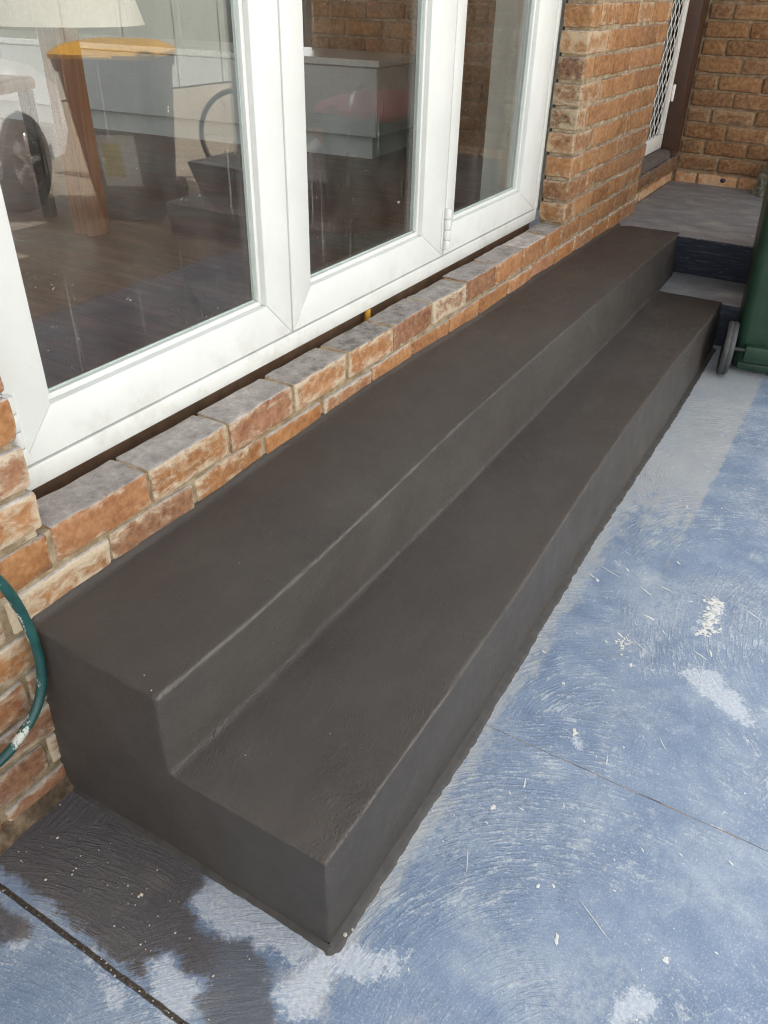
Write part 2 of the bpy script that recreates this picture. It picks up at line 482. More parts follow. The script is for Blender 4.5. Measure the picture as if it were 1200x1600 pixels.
def porch_material():
    t = NT("dark_blue_porch_paint")
    p = t.pos()
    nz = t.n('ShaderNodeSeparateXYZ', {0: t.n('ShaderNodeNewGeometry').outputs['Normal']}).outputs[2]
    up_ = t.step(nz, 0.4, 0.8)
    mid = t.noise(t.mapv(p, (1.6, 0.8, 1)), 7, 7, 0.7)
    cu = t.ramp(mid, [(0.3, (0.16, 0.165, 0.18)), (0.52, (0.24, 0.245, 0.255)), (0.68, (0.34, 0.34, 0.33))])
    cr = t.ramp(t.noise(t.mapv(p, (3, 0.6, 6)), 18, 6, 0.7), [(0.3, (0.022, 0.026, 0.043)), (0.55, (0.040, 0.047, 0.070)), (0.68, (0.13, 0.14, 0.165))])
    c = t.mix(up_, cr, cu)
    fl = t.step(t.noise(t.mapv(p, (2.4, 0.9, 2), loc=(5, 1, 0)), 9, 9, 0.72, 0.8), 0.62, 0.70)
    c = t.mix(t.math('MULTIPLY', fl, t.math('ADD', 0.25, t.math('MULTIPLY', up_, 0.5))), c, (0.58, 0.58, 0.54))
    h = t.math('ADD', t.noise(p, 45, 7, 0.7), t.math('MULTIPLY', t.noise(p, 300, 3), 0.3))
    return t.surf(c, 0.55, t.bump(h, 0.4, 0.004), spec=0.4)

def frame_material():
    t = NT("white_painted_timber")
    p = t.pos()
    n1 = t.noise(p, 5, 5)
    c = t.ramp(n1, [(0.3, (0.66, 0.68, 0.655)), (0.7, (0.73, 0.745, 0.72))])
    sp = t.step(t.noise(p, 95, 4, 0.6), 0.735, 0.76)
    c = t.mix(t.math('MULTIPLY', sp, 0.55), c, (0.22, 0.20, 0.17))
    gr = t.step(t.noise(t.mapv(p, (2, 1, 1)), 19, 8, 0.75, 0.4), 0.60, 0.80)
    c = t.mix(t.math('MULTIPLY', gr, 0.32), c, (0.45, 0.43, 0.38))
    sc = t.step(t.noise(t.mapv(p, (14, 14, 55), (0, R(28), 0)), 1.0, 6, 0.72, 0.8), 0.70, 0.74)
    c = t.mix(t.math('MULTIPLY', sc, 0.45), c, (0.34, 0.33, 0.30))
    zz = t.n('ShaderNodeSeparateXYZ', {0: p}).outputs[2]
    low = t.math('MULTIPLY', t.math('SUBTRACT', 1.0, t.step(zz, 0.60, 0.76)), t.step(t.noise(p, 14, 8, 0.72), 0.46, 0.66))
    c = t.mix(t.math('MULTIPLY', low, 0.28), c, (0.42, 0.39, 0.33))
    h = t.math('ADD', t.noise(t.mapv(p, (1, 1, 1)), 26, 4), t.math('MULTIPLY', t.noise(p, 220, 3), 0.3))
    return t.surf(c, 0.34, t.bump(h, 0.12, 0.002), spec=0.45)

def glass_material():
    """architectural float glass: clear transmission plus Schlick reflection, and dust, drips and specks"""
    t = NT("dusty_window_glass")
    p = t.pos()
    g = t.n('ShaderNodeNewGeometry')
    dot = t.n('ShaderNodeVectorMath', {0: g.outputs['Normal'], 1: g.outputs['Incoming']}, operation='DOT_PRODUCT').outputs['Value']
    k = t.math('SUBTRACT', 1.0, t.math('ABSOLUTE', dot), True)
    fr = t.math('ADD', 0.045, t.math('MULTIPLY', 0.955, t.math('POWER', k, 5.0)))
    tr = t.n('ShaderNodeBsdfTransparent', {'Color': (0.945, 0.955, 0.94, 1)})
    gl = t.n('ShaderNodeBsdfGlossy', {'Color': (1, 1, 1, 1), 'Roughness': 0.0})
    m1 = t.n('ShaderNodeMixShader', {0: fr, 1: tr.outputs[0], 2: gl.outputs[0]})
    df = t.n('ShaderNodeBsdfDiffuse', {'Color': (0.76, 0.74, 0.68, 1)})
    specks = t.step(t.noise(p, 130, 3, 0.6), 0.70, 0.73)
    dens = t.step(t.noise(p, 3.5, 3), 0.42, 0.65)
    specks = t.math('MULTIPLY', specks, dens)
    drip = t.step(t.noise(t.mapv(p, (75, 75, 2.4)), 1.0, 4, 0.6), 0.62, 0.76)
    drip = t.math('MULTIPLY', drip, 0.15)
    scr = t.math('MULTIPLY', t.step(t.noise(t.mapv(p, (10, 10, 28), (0, R(35), 0)), 1.0, 5, 0.7, 0.8), 0.715, 0.75), 0.5)
    dust = t.math('MULTIPLY', t.step(t.noise(p, 6, 5, 0.6), 0.3, 0.8), 0.028)
    a = t.math('ADD', t.math('ADD', t.math('MULTIPLY', specks, 0.6), drip), t.math('ADD', scr, dust), True)
    m2 = t.n('ShaderNodeMixShader', {0: a, 1: m1.outputs[0], 2: df.outputs[0]})
    t.link(m2.outputs[0], t.out.inputs[0])
    return t.m

def floor_material():
    t = NT("worn_dark_floorboards")
    p = t.pos()
    s = t.n('ShaderNodeSeparateXYZ', {0: p}).outputs
    bi = t.math('FLOOR', t.math('DIVIDE', s[0], 0.135))
    fr = t.math('FRACT', t.math('DIVIDE', s[0], 0.135))
    gap = t.math('SUBTRACT', 1.0, t.step(t.math('ABSOLUTE', t.math('SUBTRACT', fr, 0.5)), 0.5, 0.478))
    gap = t.step(t.math('ABSOLUTE', t.math('SUBTRACT', fr, 0.5)), 0.478, 0.492)
    v = t.n('ShaderNodeVectorMath', {0: t.mapv(p, (9, 1.2, 1)), 1: t.n('ShaderNodeCombineXYZ', {0: t.math('MULTIPLY', bi, 7.3), 1: t.math('MULTIPLY', bi, 3.1), 2: 0.0}).outputs[0]}, operation='ADD').outputs[0]
    c = t.ramp(t.noise(v, 2.6, 7, 0.68, 0.7), [(0.3, (0.042, 0.018, 0.010)), (0.5, (0.092, 0.037, 0.020)), (0.7, (0.16, 0.08, 0.048))])
    grey = t.step(t.noise(p, 1.9, 5, 0.65, 0.6), 0.48, 0.66)
    c = t.mix(t.math('MULTIPLY', grey, 0.75), c, t.ramp(t.noise(v, 3.6, 6, 0.7), [(0.3, (0.05, 0.046, 0.038)), (0.7, (0.14, 0.128, 0.11))]))
    c = t.mix(t.math('MULTIPLY', gap, 0.85), c, (0.012, 0.01, 0.009))
    h = t.math('SUBTRACT', t.noise(v, 4, 6), t.math('MULTIPLY', gap, 2.0))
    return t.surf(c, 0.42, t.bump(h, 0.25, 0.002), spec=0.4)

def wood_material(name, c1, c2, c3, axis=2):
    t = NT(name)
    p = t.obj()
    sc = [16, 16, 16]; sc[axis] = 1.2
    c = t.ramp(t.noise(t.mapv(p, tuple(sc)), 2.0, 7, 0.65, 1.5), [(0.3, c1), (0.5, c2), (0.7, c3)])
    return t.surf(c, 0.38, t.bump(t.noise(t.mapv(p, tuple(sc)), 6, 5), 0.15, 0.002), spec=0.4)

M = {}
M['brick_front'] = brick_material("orange_brick_sill", [(0.0, (0.42, 0.21, 0.095)), (0.35, (0.49, 0.245, 0.10)), (0.6, (0.47, 0.25, 0.16)), (0.8, (0.31, 0.165, 0.11)), (1.0, (0.52, 0.28, 0.13))],
                                  lime=(0.60, 0.52, 0.39), lime_amt=0.95, top=(0.40, 0.375, 0.355))
M['brick_pier'] = brick_material("brown_orange_brick", [(0.0, (0.38, 0.21, 0.10)), (0.4, (0.44, 0.25, 0.12)), (0.7, (0.36, 0.19, 0.095)), (1.0, (0.33, 0.19, 0.11))],
                                 lime=(0.52, 0.44, 0.31), lime_amt=0.8, top=(0.30, 0.25, 0.22))
M['brick_back'] = brick_material("dull_brown_brick", [(0.0, (0.27, 0.155, 0.078)), (0.4, (0.31, 0.175, 0.085)), (0.7, (0.25, 0.14, 0.072)), (1.0, (0.22, 0.14, 0.085))],
                                 lime=(0.42, 0.33, 0.22), lime_amt=0.45, base_band=0.468)
M['mortar'] = mortar_material("cream_mortar", (0.17, 0.12, 0.07), (0.33, 0.25, 0.155), (0.56, 0.48, 0.35))
M['mortar_back'] = mortar_material("brown_mortar", (0.15, 0.10, 0.06), (0.26, 0.19, 0.12), (0.38, 0.30, 0.20))
M['render'] = render_material()
M['ground'] = ground_material()
M['porch'] = porch_material()
M['frame'] = frame_material()
M['glass'] = glass_material()
M['floor'] = floor_material()
M['seal'] = plain("pale_green_glazing_seal", (0.42, 0.50, 0.47), 0.45)
M['dark_seal'] = plain("dark_rubber_gasket", (0.05, 0.055, 0.055), 0.6)
M['subsill'] = plain("dark_brown_timber", (0.16, 0.095, 0.055), 0.6, 0.3, 20)
M['jamb'] = plain("brown_painted_timber", (0.060, 0.029, 0.019), 0.42, 0.2, 16, 0.08)
M['pipe'] = plain("yellow_conduit_plastic", (0.62, 0.33, 0.045), 0.4)
M['plaster'] = plain("pale_plaster", (0.44, 0.45, 0.41), 0.85, 0.05, 8)
M['bench'] = plain("grey_laminate", (0.36, 0.385, 0.38), 0.45, 0.06, 6, 0.03)
M['bench_top'] = plain("pale_stone_benchtop", (0.42, 0.43, 0.41), 0.3, 0.1, 40, 0.03)
M['white_metal'] = plain("white_powder_coat", (0.80, 0.78, 0.73), 0.4, 0.06, 20)
def scuffed_plastic(name, color):
    t = NT(name)
    o = t.obj()
    c = t.ramp(t.noise(o, 7, 6, 0.65), [(0.3, tuple(x * 0.75 for x in color)), (0.7, tuple(x * 1.25 for x in color))])
    s_ = t.step(t.noise(t.mapv(o, (40, 40, 5), (R(14), 0, 0)), 1.0, 6, 0.7, 1.0), 0.70, 0.73)
    c = t.mix(t.math('MULTIPLY', s_, 0.5), c, (0.28, 0.34, 0.30))
    d_ = t.step(t.noise(o, 26, 8, 0.75), 0.56, 0.75)
    c = t.mix(t.math('MULTIPLY', d_, 0.28), c, (0.16, 0.16, 0.13))
    return t.surf(c, 0.42, t.bump(t.noise(o, 160, 4), 0.2, 0.002))
M['green_plastic'] = scuffed_plastic("scuffed_green_bin_plastic", (0.014, 0.043, 0.024))
M['grey_plastic'] = plain("dark_grey_bin_plastic", (0.060, 0.064, 0.062), 0.45, 0.2, 9, 0.1)
M['yellow_lid'] = plain("yellow_lid_plastic", (0.66, 0.36, 0.035), 0.42, 0.1, 9, 0.08)
M['red_lid'] = plain("red_lid_plastic", (0.42, 0.035, 0.03), 0.42, 0.12, 9, 0.08)
M['rubber'] = plain("worn_grey_rubber", (0.055, 0.057, 0.060), 0.62, 0.25, 40, 0.25)
M['black_metal'] = plain("black_steel", (0.02, 0.021, 0.023), 0.32, 0.3, 30, 0.08, 0.3)
M['orange_wood'] = wood_material("orange_stained_wood", (0.11, 0.036, 0.012), (0.20, 0.068, 0.021), (0.29, 0.11, 0.035))
M['dark_wood'] = wood_material("dark_stained_wood", (0.022, 0.013, 0.009), (0.04, 0.023, 0.015), (0.06, 0.036, 0.024))
M['shade'] = plain("cream_lamp_fabric", (0.76, 0.68, 0.61), 0.85, 0.05, 60, 0.15)
M['white_car'] = plain("white_car_paint", (0.72, 0.72, 0.70), 0.22, 0.03, 4, 0.0)
M['car_glass'] = plain("dark_car_glass", (0.02, 0.024, 0.026), 0.05, 0.1, 4, 0.0)
M['alloy'] = plain("silver_alloy", (0.55, 0.55, 0.54), 0.28, 0.06, 20, 0.02, 0.8)
M['chrome'] = plain("brushed_steel", (0.5, 0.5, 0.5), 0.3, 0.06, 20, 0.02, 0.9)
M['fence'] = plain("grey_green_sheet_fence", (0.40, 0.43, 0.40), 0.6, 0.05, 4, 0.03)
M['soffit'] = plain("white_soffit_board", (0.62, 0.62, 0.58), 0.8, 0.05, 6, 0.05)
M['paper'] = plain("white_sticker", (0.72, 0.72, 0.68), 0.5, 0.05, 20, 0.02)
M['sticker_yellow'] = plain("yellow_sticker_print", (0.60, 0.52, 0.09), 0.5, 0.1, 60, 0.02)
M['fleck'] = plain("white_paint_flecks", (0.64, 0.65, 0.63), 0.7, 0.08, 90, 0.3)
M['grit'] = plain("cream_mortar_grit", (0.50, 0.46, 0.38), 0.9, 0.3, 90, 0.3)

def hose_material():
    t = NT("faded_green_hose")
    p = t.pos()
    c = t.ramp(t.noise(p, 24, 5), [(0.3, (0.010, 0.055, 0.053)), (0.7, (0.022, 0.098, 0.092))])
    w = t.step(t.noise(t.mapv(p, (1, 1, 0.5)), 22, 6, 0.7), 0.56, 0.60)
    c = t.mix(t.math('MULTIPLY', w, 0.85), c, (0.66, 0.66, 0.58))
    return t.surf(c, 0.36, t.bump(t.noise(p, 90, 4), 0.15, 0.002), spec=0.5)
M['hose'] = hose_material()

def tape_material():
    t = NT("red_and_white_barrier_tape")
    u = t.attr('along')
    f = t.math('FRACT', t.math('MULTIPLY', u, 5.0))
    c = t.mix(t.step(f, 0.49, 0.51), (0.76, 0.74, 0.72), (0.55, 0.03, 0.03))
    return t.surf(c, 0.35)
M['tape'] = tape_material()

def rubble_material():
    t = NT("grey_green_mortar_rubble")
    p = t.pos()
    c = t.ramp(t.noise(p, 60, 8, 0.75), [(0.32, (0.10, 0.10, 0.075)), (0.5, (0.24, 0.24, 0.18)), (0.66, (0.44, 0.42, 0.33))])
    return t.surf(c, 0.95, t.bump(t.noise(p, 80, 8, 0.8), 1.0, 0.012), spec=0.2)
M['rubble'] = rubble_material()

# ------------------------------------------------------------------ ground with stain maps
def sdf(px, py, poly):
    """signed distance (positive inside) of points to a polygon"""
    P = np.array(poly, float)
    Q = np.roll(P, -1, 0)
    d2 = np.full(px.shape, 1e9)
    inside = np.zeros(px.shape, bool)
    for (x1, y1), (x2, y2) in zip(P, Q):
        ex, ey = x2 - x1, y2 - y1
        tt = np.clip(((px - x1) * ex + (py - y1) * ey) / (ex * ex + ey * ey + 1e-12), 0, 1)
        dx, dy = px - (x1 + tt * ex), py - (y1 + tt * ey)
        d2 = np.minimum(d2, dx * dx + dy * dy)
        cond = ((y1 > py) != (y2 > py))
        with np.errstate(divide='ignore', invalid='ignore'):
            xi = (x2 - x1) * (py - y1) / (y2 - y1) + x1
        inside ^= cond & (px < xi)
    d = np.sqrt(d2)
    return np.where(inside, d, -d)

xs = np.concatenate([[-60, -30, -12, -5, -2.5, -1.2, -0.7], np.arange(-0.5, 1.6, 0.0125), np.arange(1.6, 3.6, 0.04), [4, 5, 7, 10, 16, 30, 60]])
ys = np.concatenate([[-60, -30, -16, -10, -7, -5, -4, -3.2, -2.6, -2.2, -1.9, -1.7], np.arange(-1.55, 0.10, 0.0125), [0.2, 1, 4, 12, 60]])
GX, GY = np.meshgrid(xs, ys, indexing='ij')
gx, gy = GX.ravel(), GY.ravel()
wet_polys = [[(-0.167, 0.06), (-0.009, 0.06), (0.03, -0.364), (-0.022, -0.396), (-0.061, -0.39), (-0.084, -0.421), (-0.076, -0.487), (-0.058, -0.507), (-0.066, -0.535), (-0.066, -0.576), (-0.11, -0.603), (-0.141, -0.66), (-0.20, -0.64), (-0.215, -0.55), (-0.179, -0.499), (-0.153, -0.503), (-0.167, -0.46), (-0.153, -0.414), (-0.18, -0.39), (-0.209, -0.422), (-0.212, -0.346), (-0.205, -0.211), (-0.20, -0.074), (-0.215, -0.0), (-0.40, 0.06)],
             [(-0.30, -0.05), (-0.24, -0.08), (-0.225, -0.16), (-0.25, -0.20), (-0.30, -0.16)]]
wet = np.max([sdf(gx, gy, q) for q in wet_polys], axis=0)
brown = sdf(gx, gy, [(-0.19, 0.03), (-0.049, 0.03), (-0.069, -0.234), (-0.084, -0.33), (-0.149, -0.40), (-0.180, -0.33), (-0.178, -0.193)])
worn_polys = [[(1.17, -0.995), (1.267, -1.007), (1.332, -1.011), (1.318, -1.039), (1.247, -1.049), (1.187, -1.024)],
              [(0.994, -0.997), (1.047, -1.061), (0.989, -1.147), (0.906, -1.196), (0.91, -1.132), (0.94, -1.069)],
              [(0.174, -1.089), (0.216, -1.12), (0.203, -1.156), (0.168, -1.154), (0.131, -1.092)],
              [(0.676, -0.825), (0.686, -0.859), (0.639, -0.868)],
              [(-0.009, -0.629), (0.021, -0.668), (0.062, -0.766), (0.014, -0.768), (-0.042, -0.677), (-0.093, -0.687), (-0.139, -0.631), (-0.111, -0.61), (-0.069, -0.612)],
              [(-0.053, -0.385), (0.0, -0.39), (0.0, -0.63), (-0.058, -0.61), (-0.061, -0.544), (-0.076, -0.487), (-0.076, -0.422)],
              [(-0.265, -0.14), (-0.245, -0.172), (-0.265, -0.204), (-0.30, -0.172)],
              [(-0.179, -0.392), (-0.153, -0.414), (-0.167, -0.46), (-0.153, -0.503), (-0.193, -0.505), (-0.215, -0.524), (-0.241, -0.481), (-0.213, -0.433)],
              [(-0.22, -0.30), (-0.235, -0.40), (-0.26, -0.42), (-0.25, -0.33)]]
worn = np.max([sdf(gx, gy, q) for q in worn_polys], axis=0)
# fringe of bare concrete beside the steps and the scraped strip further along
edge_d = np.abs(gy + 0.65)
fr1 = np.clip(1 - edge_d / 0.09, 0, 1) * 0.85
fr2 = np.clip((0.895 + gy) / 0.03, 0, 1) * np.clip((-0.60 - gy) / 0.02, 0, 1) * np.clip((gx - 1.15) / 0.9, 0, 1) * 0.95
strip = np.maximum(fr1, fr2) * (gx > -0.1)
nx, ny = len(xs), len(ys)
idx = np.arange(nx * ny).reshape(nx, ny)
F = np.stack([idx[:-1, :-1], idx[1:, :-1], idx[1:, 1:], idx[:-1, 1:]], -1).reshape(-1, 4)
g = mesh_obj("ground", np.stack([gx, gy, np.zeros_like(gx)], 1), F.tolist(), M['ground'], None, False,
             {'wet': np.clip(wet, -0.5, 0.5), 'brown': np.clip(brown, -0.5, 0.5), 'worn': np.clip(worn, -0.5, 0.5), 'strip': strip})
tag(g, kind='structure')

M['drive'] = mortar_material("tan_driveway_concrete", (0.24, 0.20, 0.155), (0.33, 0.285, 0.225), (0.42, 0.375, 0.31))
dv = MB(); dv.box((-60, -60, -0.1), (60, -1.95, 0.004))
tag(dv.build("driveway", M['drive']), kind='structure')

# paint flecks, scratches and grit lying on the slab
flv, flf = [], []
def fleck(cx, cy, rx, ry, rot, n=9, jag=0.45, z=0.0012):
    b0 = len(flv)
    for i in range(n):
        a = 2 * math.pi * i / n
        k = 1 + random.uniform(-jag, jag)
        x, y = rx * k * math.cos(a), ry * k * math.sin(a)
        flv.append((cx + x * math.cos(rot) - y * math.sin(rot), cy + x * math.sin(rot) + y * math.cos(rot), z))
    flv.append((cx, cy, z + 0.0008))
    for i in range(n):
        flf.append((b0 + i, b0 + (i + 1) % n, b0 + n))
# large flaked patch is a cluster of many small chips
for k in range(120):
    u = random.random()
    fleck(1.17 + 0.16 * u + random.gauss(0, 0.008), -1.022 + random.gauss(0, 0.012), random.uniform(0.003, 0.010), random.uniform(0.0015, 0.005), random.uniform(0, 3))
for k in range(24):
    fleck(1.02 + random.gauss(0, 0.025), -0.847 + random.gauss(0, 0.012), random.uniform(0.002, 0.011), random.uniform(0.001, 0.004), random.uniform(0, 3))
for x, y, l, w, a in [(1.293, -0.736, .035, .0012, 1.2), (1.26, -0.845, .025, .002, 1.0), (1.157, -0.882, .02, .003, 1.3), (1.034, -0.891, .035, .0012, 1.0), (1.08, -1.031, .02, .002, 1.1),
                      (1.105, -1.049, .015, .003, 0.3), (0.953, -0.89, .008, .004, 0), (0.807, -0.77, .005, .003, 0), (1.303, -0.887, .02, .002, 1.3), (1.249, -0.694, .01, .003, 1.1), (1.443, -0.889, .012, .003, .9),
                      (1.419, -0.735, .03, .0012, 1.0), (0.215, -0.974, .012, .003, .3), (0.283, -1.021, .045, .0010, 1.0), (0.27, -0.775, .022, .0012, .4), (0.292, -0.908, .005, .003, 0), (0.281, -1.146, .007, .005, .4),
                      (1.318, -1.113, .03, .002, 1.1), (1.332, -0.77, .012, .003, .7), (0.676, -0.845, .010, .006, .5), (0.403, -0.768, .006, .005, .4), (0.491, -0.801, .012, .002, .2), (0.64, -0.93, .012, .0015, .2), (0.75, -1.02, .02, .0012, .6)]:
    fleck(x, y, l, w, a, 12, 0.5)
for k in range(150):
    x = random.uniform(0.02, 2.4); y = random.uniform(-1.5, -0.67)
    s = abs(random.gauss(0, 1)) * 0.0011 + 0.0006
    fleck(x, y, s * random.uniform(1, 3.2), s, random.uniform(0.4, 1.6), 7, 0.5)
for k in range(14):
    x = random.uniform(1.0, 1.5); y = random.uniform(-1.05, -0.72)
    fleck(x, y, random.uniform(0.004, 0.014), random.uniform(0.0008, 0.002), random.uniform(0.7, 1.5), 9, 0.5)
fl = mesh_obj("paint_flecks", flv, flf, M['fleck'])
tag(fl, "white paint flecks and scratches scattered over the blue slab", "paint flecks", kind='stuff')
gb = MB()
def pebble(x, y, r, z=0.0):
    b = bmesh.new()
    bmesh.ops.create_icosphere(b, subdivisions=1, radius=r)
    for v in b.verts:
        v.co *= random.uniform(0.7, 1.2)
        v.co.z *= 0.7
    gb.add(b, Matrix.Translation((x, y, z + r * 0.4)))
for k in range(70):
    x = random.gauss(-0.125, 0.045); y = random.uniform(-0.55, 0.0)
    if x > -0.02: continue
    pebble(x, y, abs(random.gauss(0, 0.0009)) + 0.0006)
for x, y, r in [(-0.10, -0.30, .004), (-0.105, -0.298, .003), (-0.17, -0.13, .0028), (-0.1, -0.08, .003), (-0.12, -0.40, .0025), (0.03, -0.655, .005), (0.022, -0.65, .004), (0.012, -0.648, .004), (0.045, -0.66, .003)]:
    pebble(x, y, r)
for k in range(60):
    pebble(random.uniform(0, 1.2), -0.655 - random.random() * 0.012, random.uniform(0.0008, 0.0022))
for k in range(45):
    pebble(-0.221 + random.gauss(0, 0.002), random.uniform(-0.6, 0.0), random.uniform(0.0008, 0.002), -0.001)
for x, y, z in [(0.012, -0.295, 0.4205), (0.03, -0.262, 0.4215), (0.10, -0.40, 0.2375), (0.22, -0.50, 0.237), (0.35, -0.2, 0.4235)]:
    pebble(x, y, 0.0016, z)
gr = gb.build("grit", M['grit'])
tag(gr, "pale mortar grit lying on the damp slab by the steps", "grit", kind='stuff')

# ------------------------------------------------------------------ brick walls
PITCH, COURSE, BL, BH, BW = 0.24, 0.0855, 0.2305, 0.0755, 0.110
ZT = 0.576
def brick_template(nu, nv, nw):
    def lin(n):
        e = 0.12
        return np.concatenate([[-1], np.linspace(-1 + e, 1 - e, n), [1]])
    def linb(n, half, r=0.0075):
        e = min(0.45, r / half)
        return np.concatenate([[-1, -1 + e * 0.35], np.linspace(-1 + e, 1 - e, n), [1 - e * 0.35, 1]])
    return linb

def make_bricks(cells, rad=0.008, rough=0.0022, res=(9, 4, 3)):
    """cells: list of (x0,x1,y0,y1,z0,z1,lime).  Returns verts, faces, attribute dict.  Each brick is a rounded, uneven block."""
    V, Fc, rndA, edgeA, limeA = [], [], [], [], []
    cache = {}
    base = 0
    for (x0, x1, y0, y1, z0, z1, lm) in cells:
        h = np.array([(x1 - x0) / 2, (y1 - y0) / 2, (z1 - z0) / 2])
        c = np.array([(x1 + x0) / 2, (y1 + y0) / 2, (z1 + z0) / 2])
        key = tuple(np.round(h, 4))
        if key not in cache:
            axes = []
            for d in range(3):
                nseg = max(2, int(round(res[0] * h[d] / 0.115)) if d != 2 else res[1])
                e = min(0.45, rad / h[d])
                axes.append(np.concatenate([[-1, -1 + e * 0.4], np.linspace(-1 + e, 1 - e, nseg), [1 - e * 0.4, 1]]))
            n = [len(a) for a in axes]
            ids = -np.ones(n, int)
            pts = []
            for i in range(n[0]):
                for j in range(n[1]):
                    for k in range(n[2]):
                        if i in (0, n[0] - 1) or j in (0, n[1] - 1) or k in (0, n[2] - 1):
                            ids[i, j, k] = len(pts)
                            pts.append((axes[0][i], axes[1][j], axes[2][k]))
            fs = []
            for i in range(n[0] - 1):
                for j in range(n[1] - 1):
                    fs.append((ids[i, j, 0], ids[i, j + 1, 0], ids[i + 1, j + 1, 0], ids[i + 1, j, 0]))
                    fs.append((ids[i, j, -1], ids[i + 1, j, -1], ids[i + 1, j + 1, -1], ids[i, j + 1, -1]))
            for i in range(n[0] - 1):
                for k in range(n[2] - 1):
                    fs.append((ids[i, 0, k], ids[i + 1, 0, k], ids[i + 1, 0, k + 1], ids[i, 0, k + 1]))
                    fs.append((ids[i, -1, k], ids[i, -1, k + 1], ids[i + 1, -1, k + 1], ids[i + 1, -1, k]))
            for j in range(n[1] - 1):
                for k in range(n[2] - 1):
                    fs.append((ids[0, j, k], ids[0, j, k + 1], ids[0, j + 1, k + 1], ids[0, j + 1, k]))
                    fs.append((ids[-1, j, k], ids[-1, j + 1, k], ids[-1, j + 1, k + 1], ids[-1, j, k + 1]))
            cache[key] = (np.array(pts) * h, np.array(fs))
        P, fs = cache[key]
        core = np.clip(P, -(h - rad), h - rad)
        dv = P - core
        L = np.linalg.norm(dv, axis=1, keepdims=True)
        Q = np.where(L > 1e-9, core + dv / np.maximum(L, 1e-9) * np.minimum(L, rad), P)
        # second smallest distance to a face = closeness to an arris
        dist = np.sort(h - np.abs(P), axis=1)
        ed = 1 - np.clip(dist[:, 1] / 0.022, 0, 1)
        # uneven surface: a few random sine waves, more at the arrises
        D = np.zeros_like(Q)
        for f, a in ((18, 0.9), (40, 0.6), (85, 0.45), (150, 0.3)):
            for _ in range(2):
                kv = rng.normal(size=3); kv *= f / np.linalg.norm(kv)
                ph = rng.uniform(0, 6.28)
                dr = rng.normal(size=3); dr /= np.linalg.norm(dr)
                D += np.sin(Q @ kv + ph)[:, None] * dr * a * 0.5
        Q = Q + D * rough * (0.55 + 0.9 * ed[:, None])
        ang = rng.normal(0, 0.006, 3)
        Rm = np.array([[1, -ang[2], ang[1]], [ang[2], 1, -ang[0]], [-ang[1], ang[0], 1]])
        Q = Q @ Rm.T + c + rng.normal(0, 0.0012, 3)
        V.append(Q)
        Fc.extend((fs + base).tolist())
        base += len(Q)
        rndA.append(np.full(len(Q), rng.random()))
        edgeA.append(ed)
        limeA.append(np.full(len(Q), lm + rng.normal(0, 0.25)))
    hdA = np.concatenate([np.full(len(q_), 1.0 if (abs(c_[1] - c_[0]) < 0.14 and 2.6 < c_[0] < 2.7) else (0.75 if 2.6 < c_[0] < 2.7 else 0.0)) for q_, c_ in zip(V, cells)])
    # only the end of the brick that faces along the wall is coloured darker
    xx_ = np.concatenate([q_[:, 0] - c_[0] for q_, c_ in zip(V, cells)])
    hdA = hdA * np.clip(1.0 - xx_ / 0.02, 0, 1)
    return np.concatenate(V), Fc, {'header': hdA, 'rnd': np.concatenate(rndA), 'edge': np.concatenate(edgeA), 'lime': np.concatenate(limeA)}

def bricks_obj(name, cells, mat, parent, **kw):
    v, f, a = make_bricks(cells, **kw)
    return mesh_obj(name, v, f, mat, parent, True, a)

def run_x(xa, xb, y0, y1, ztop, parity, lime, grid=0.101):
    """stretchers of one course from xa to xb on the wall's joint grid"""
    out = []
    o = grid + (0.12 if parity % 2 else 0.0)
    k = math.floor((xa - o) / PITCH)
    while o + k * PITCH < xb - 0.02:
        a, b = max(xa, o + k * PITCH), min(xb, o + k * PITCH + BL)
        if b - a > 0.035:
            l = lime(a, b) if callable(lime) else lime
            out.append((a, b, y0, y1, ztop - BH, ztop, l))
        k += 1
    return out

wall = empty("brick_wall", (1.3, 0.06, 0), 0, "orange brick house wall with pale lime smears, around the white window", "brick wall")
def part_local(o, root):
    o.matrix_parent_inverse = root.matrix_world.inverted() if False else Matrix.Translation(-Vector(root.location))
    return o
# plinth courses below the window
cells = []
XL, XR = -1.6, 3.80
cells += run_x(0.101, 2.66, 0.0, 0.097, ZT, 0, lambda a, b: random.choice([0.2, 0.4, 0.6, 0.8]))
part_local(bricks_obj("sill_course", cells, M['brick_front'], wall, rad=0.006, rough=0.0030, res=(22, 8, 6)), wall)
cells = []
for k in range(1, 7):
    zt = ZT - k * COURSE
    cells += run_x(-0.75 if k else 0, XR, 0.0, BW, zt, k, lambda a, b: 0.7 if a < 0.3 else random.choice([0.2, 0.4, 0.6, 0.8]))
cells += run_x(-0.75, 0.095, 0.0, BW, ZT, 0, 0.8)
part_local(bricks_obj("lower_courses", cells, M['brick_front'], wall, rad=0.007, rough=0.0036, res=(16, 6, 4)), wall)
# piers either side of the window
cells = []
for k in range(1, 25):
    zt = ZT + k * COURSE
    cells += run_x(-0.75, 0.088, 0.0, BW, zt, k, 0.75)
part_local(bricks_obj("near_pier", cells, M['brick_front'], wall, rad=0.009, rough=0.0034, res=(14, 5, 4)), wall)
cells = []
for k in range(0, 25):
    zt = ZT + k * COURSE
    cells += run_x(2.668, XR, 0.0, BW, zt, k, (lambda a, b: 0.65 if a < 2.75 else (0.5 if a < 3.0 else 0.2)), grid=2.668)
part_local(bricks_obj("far_pier", cells, M['brick_pier'], wall, rad=0.008, rough=0.003, res=(10, 4, 4)), wall)
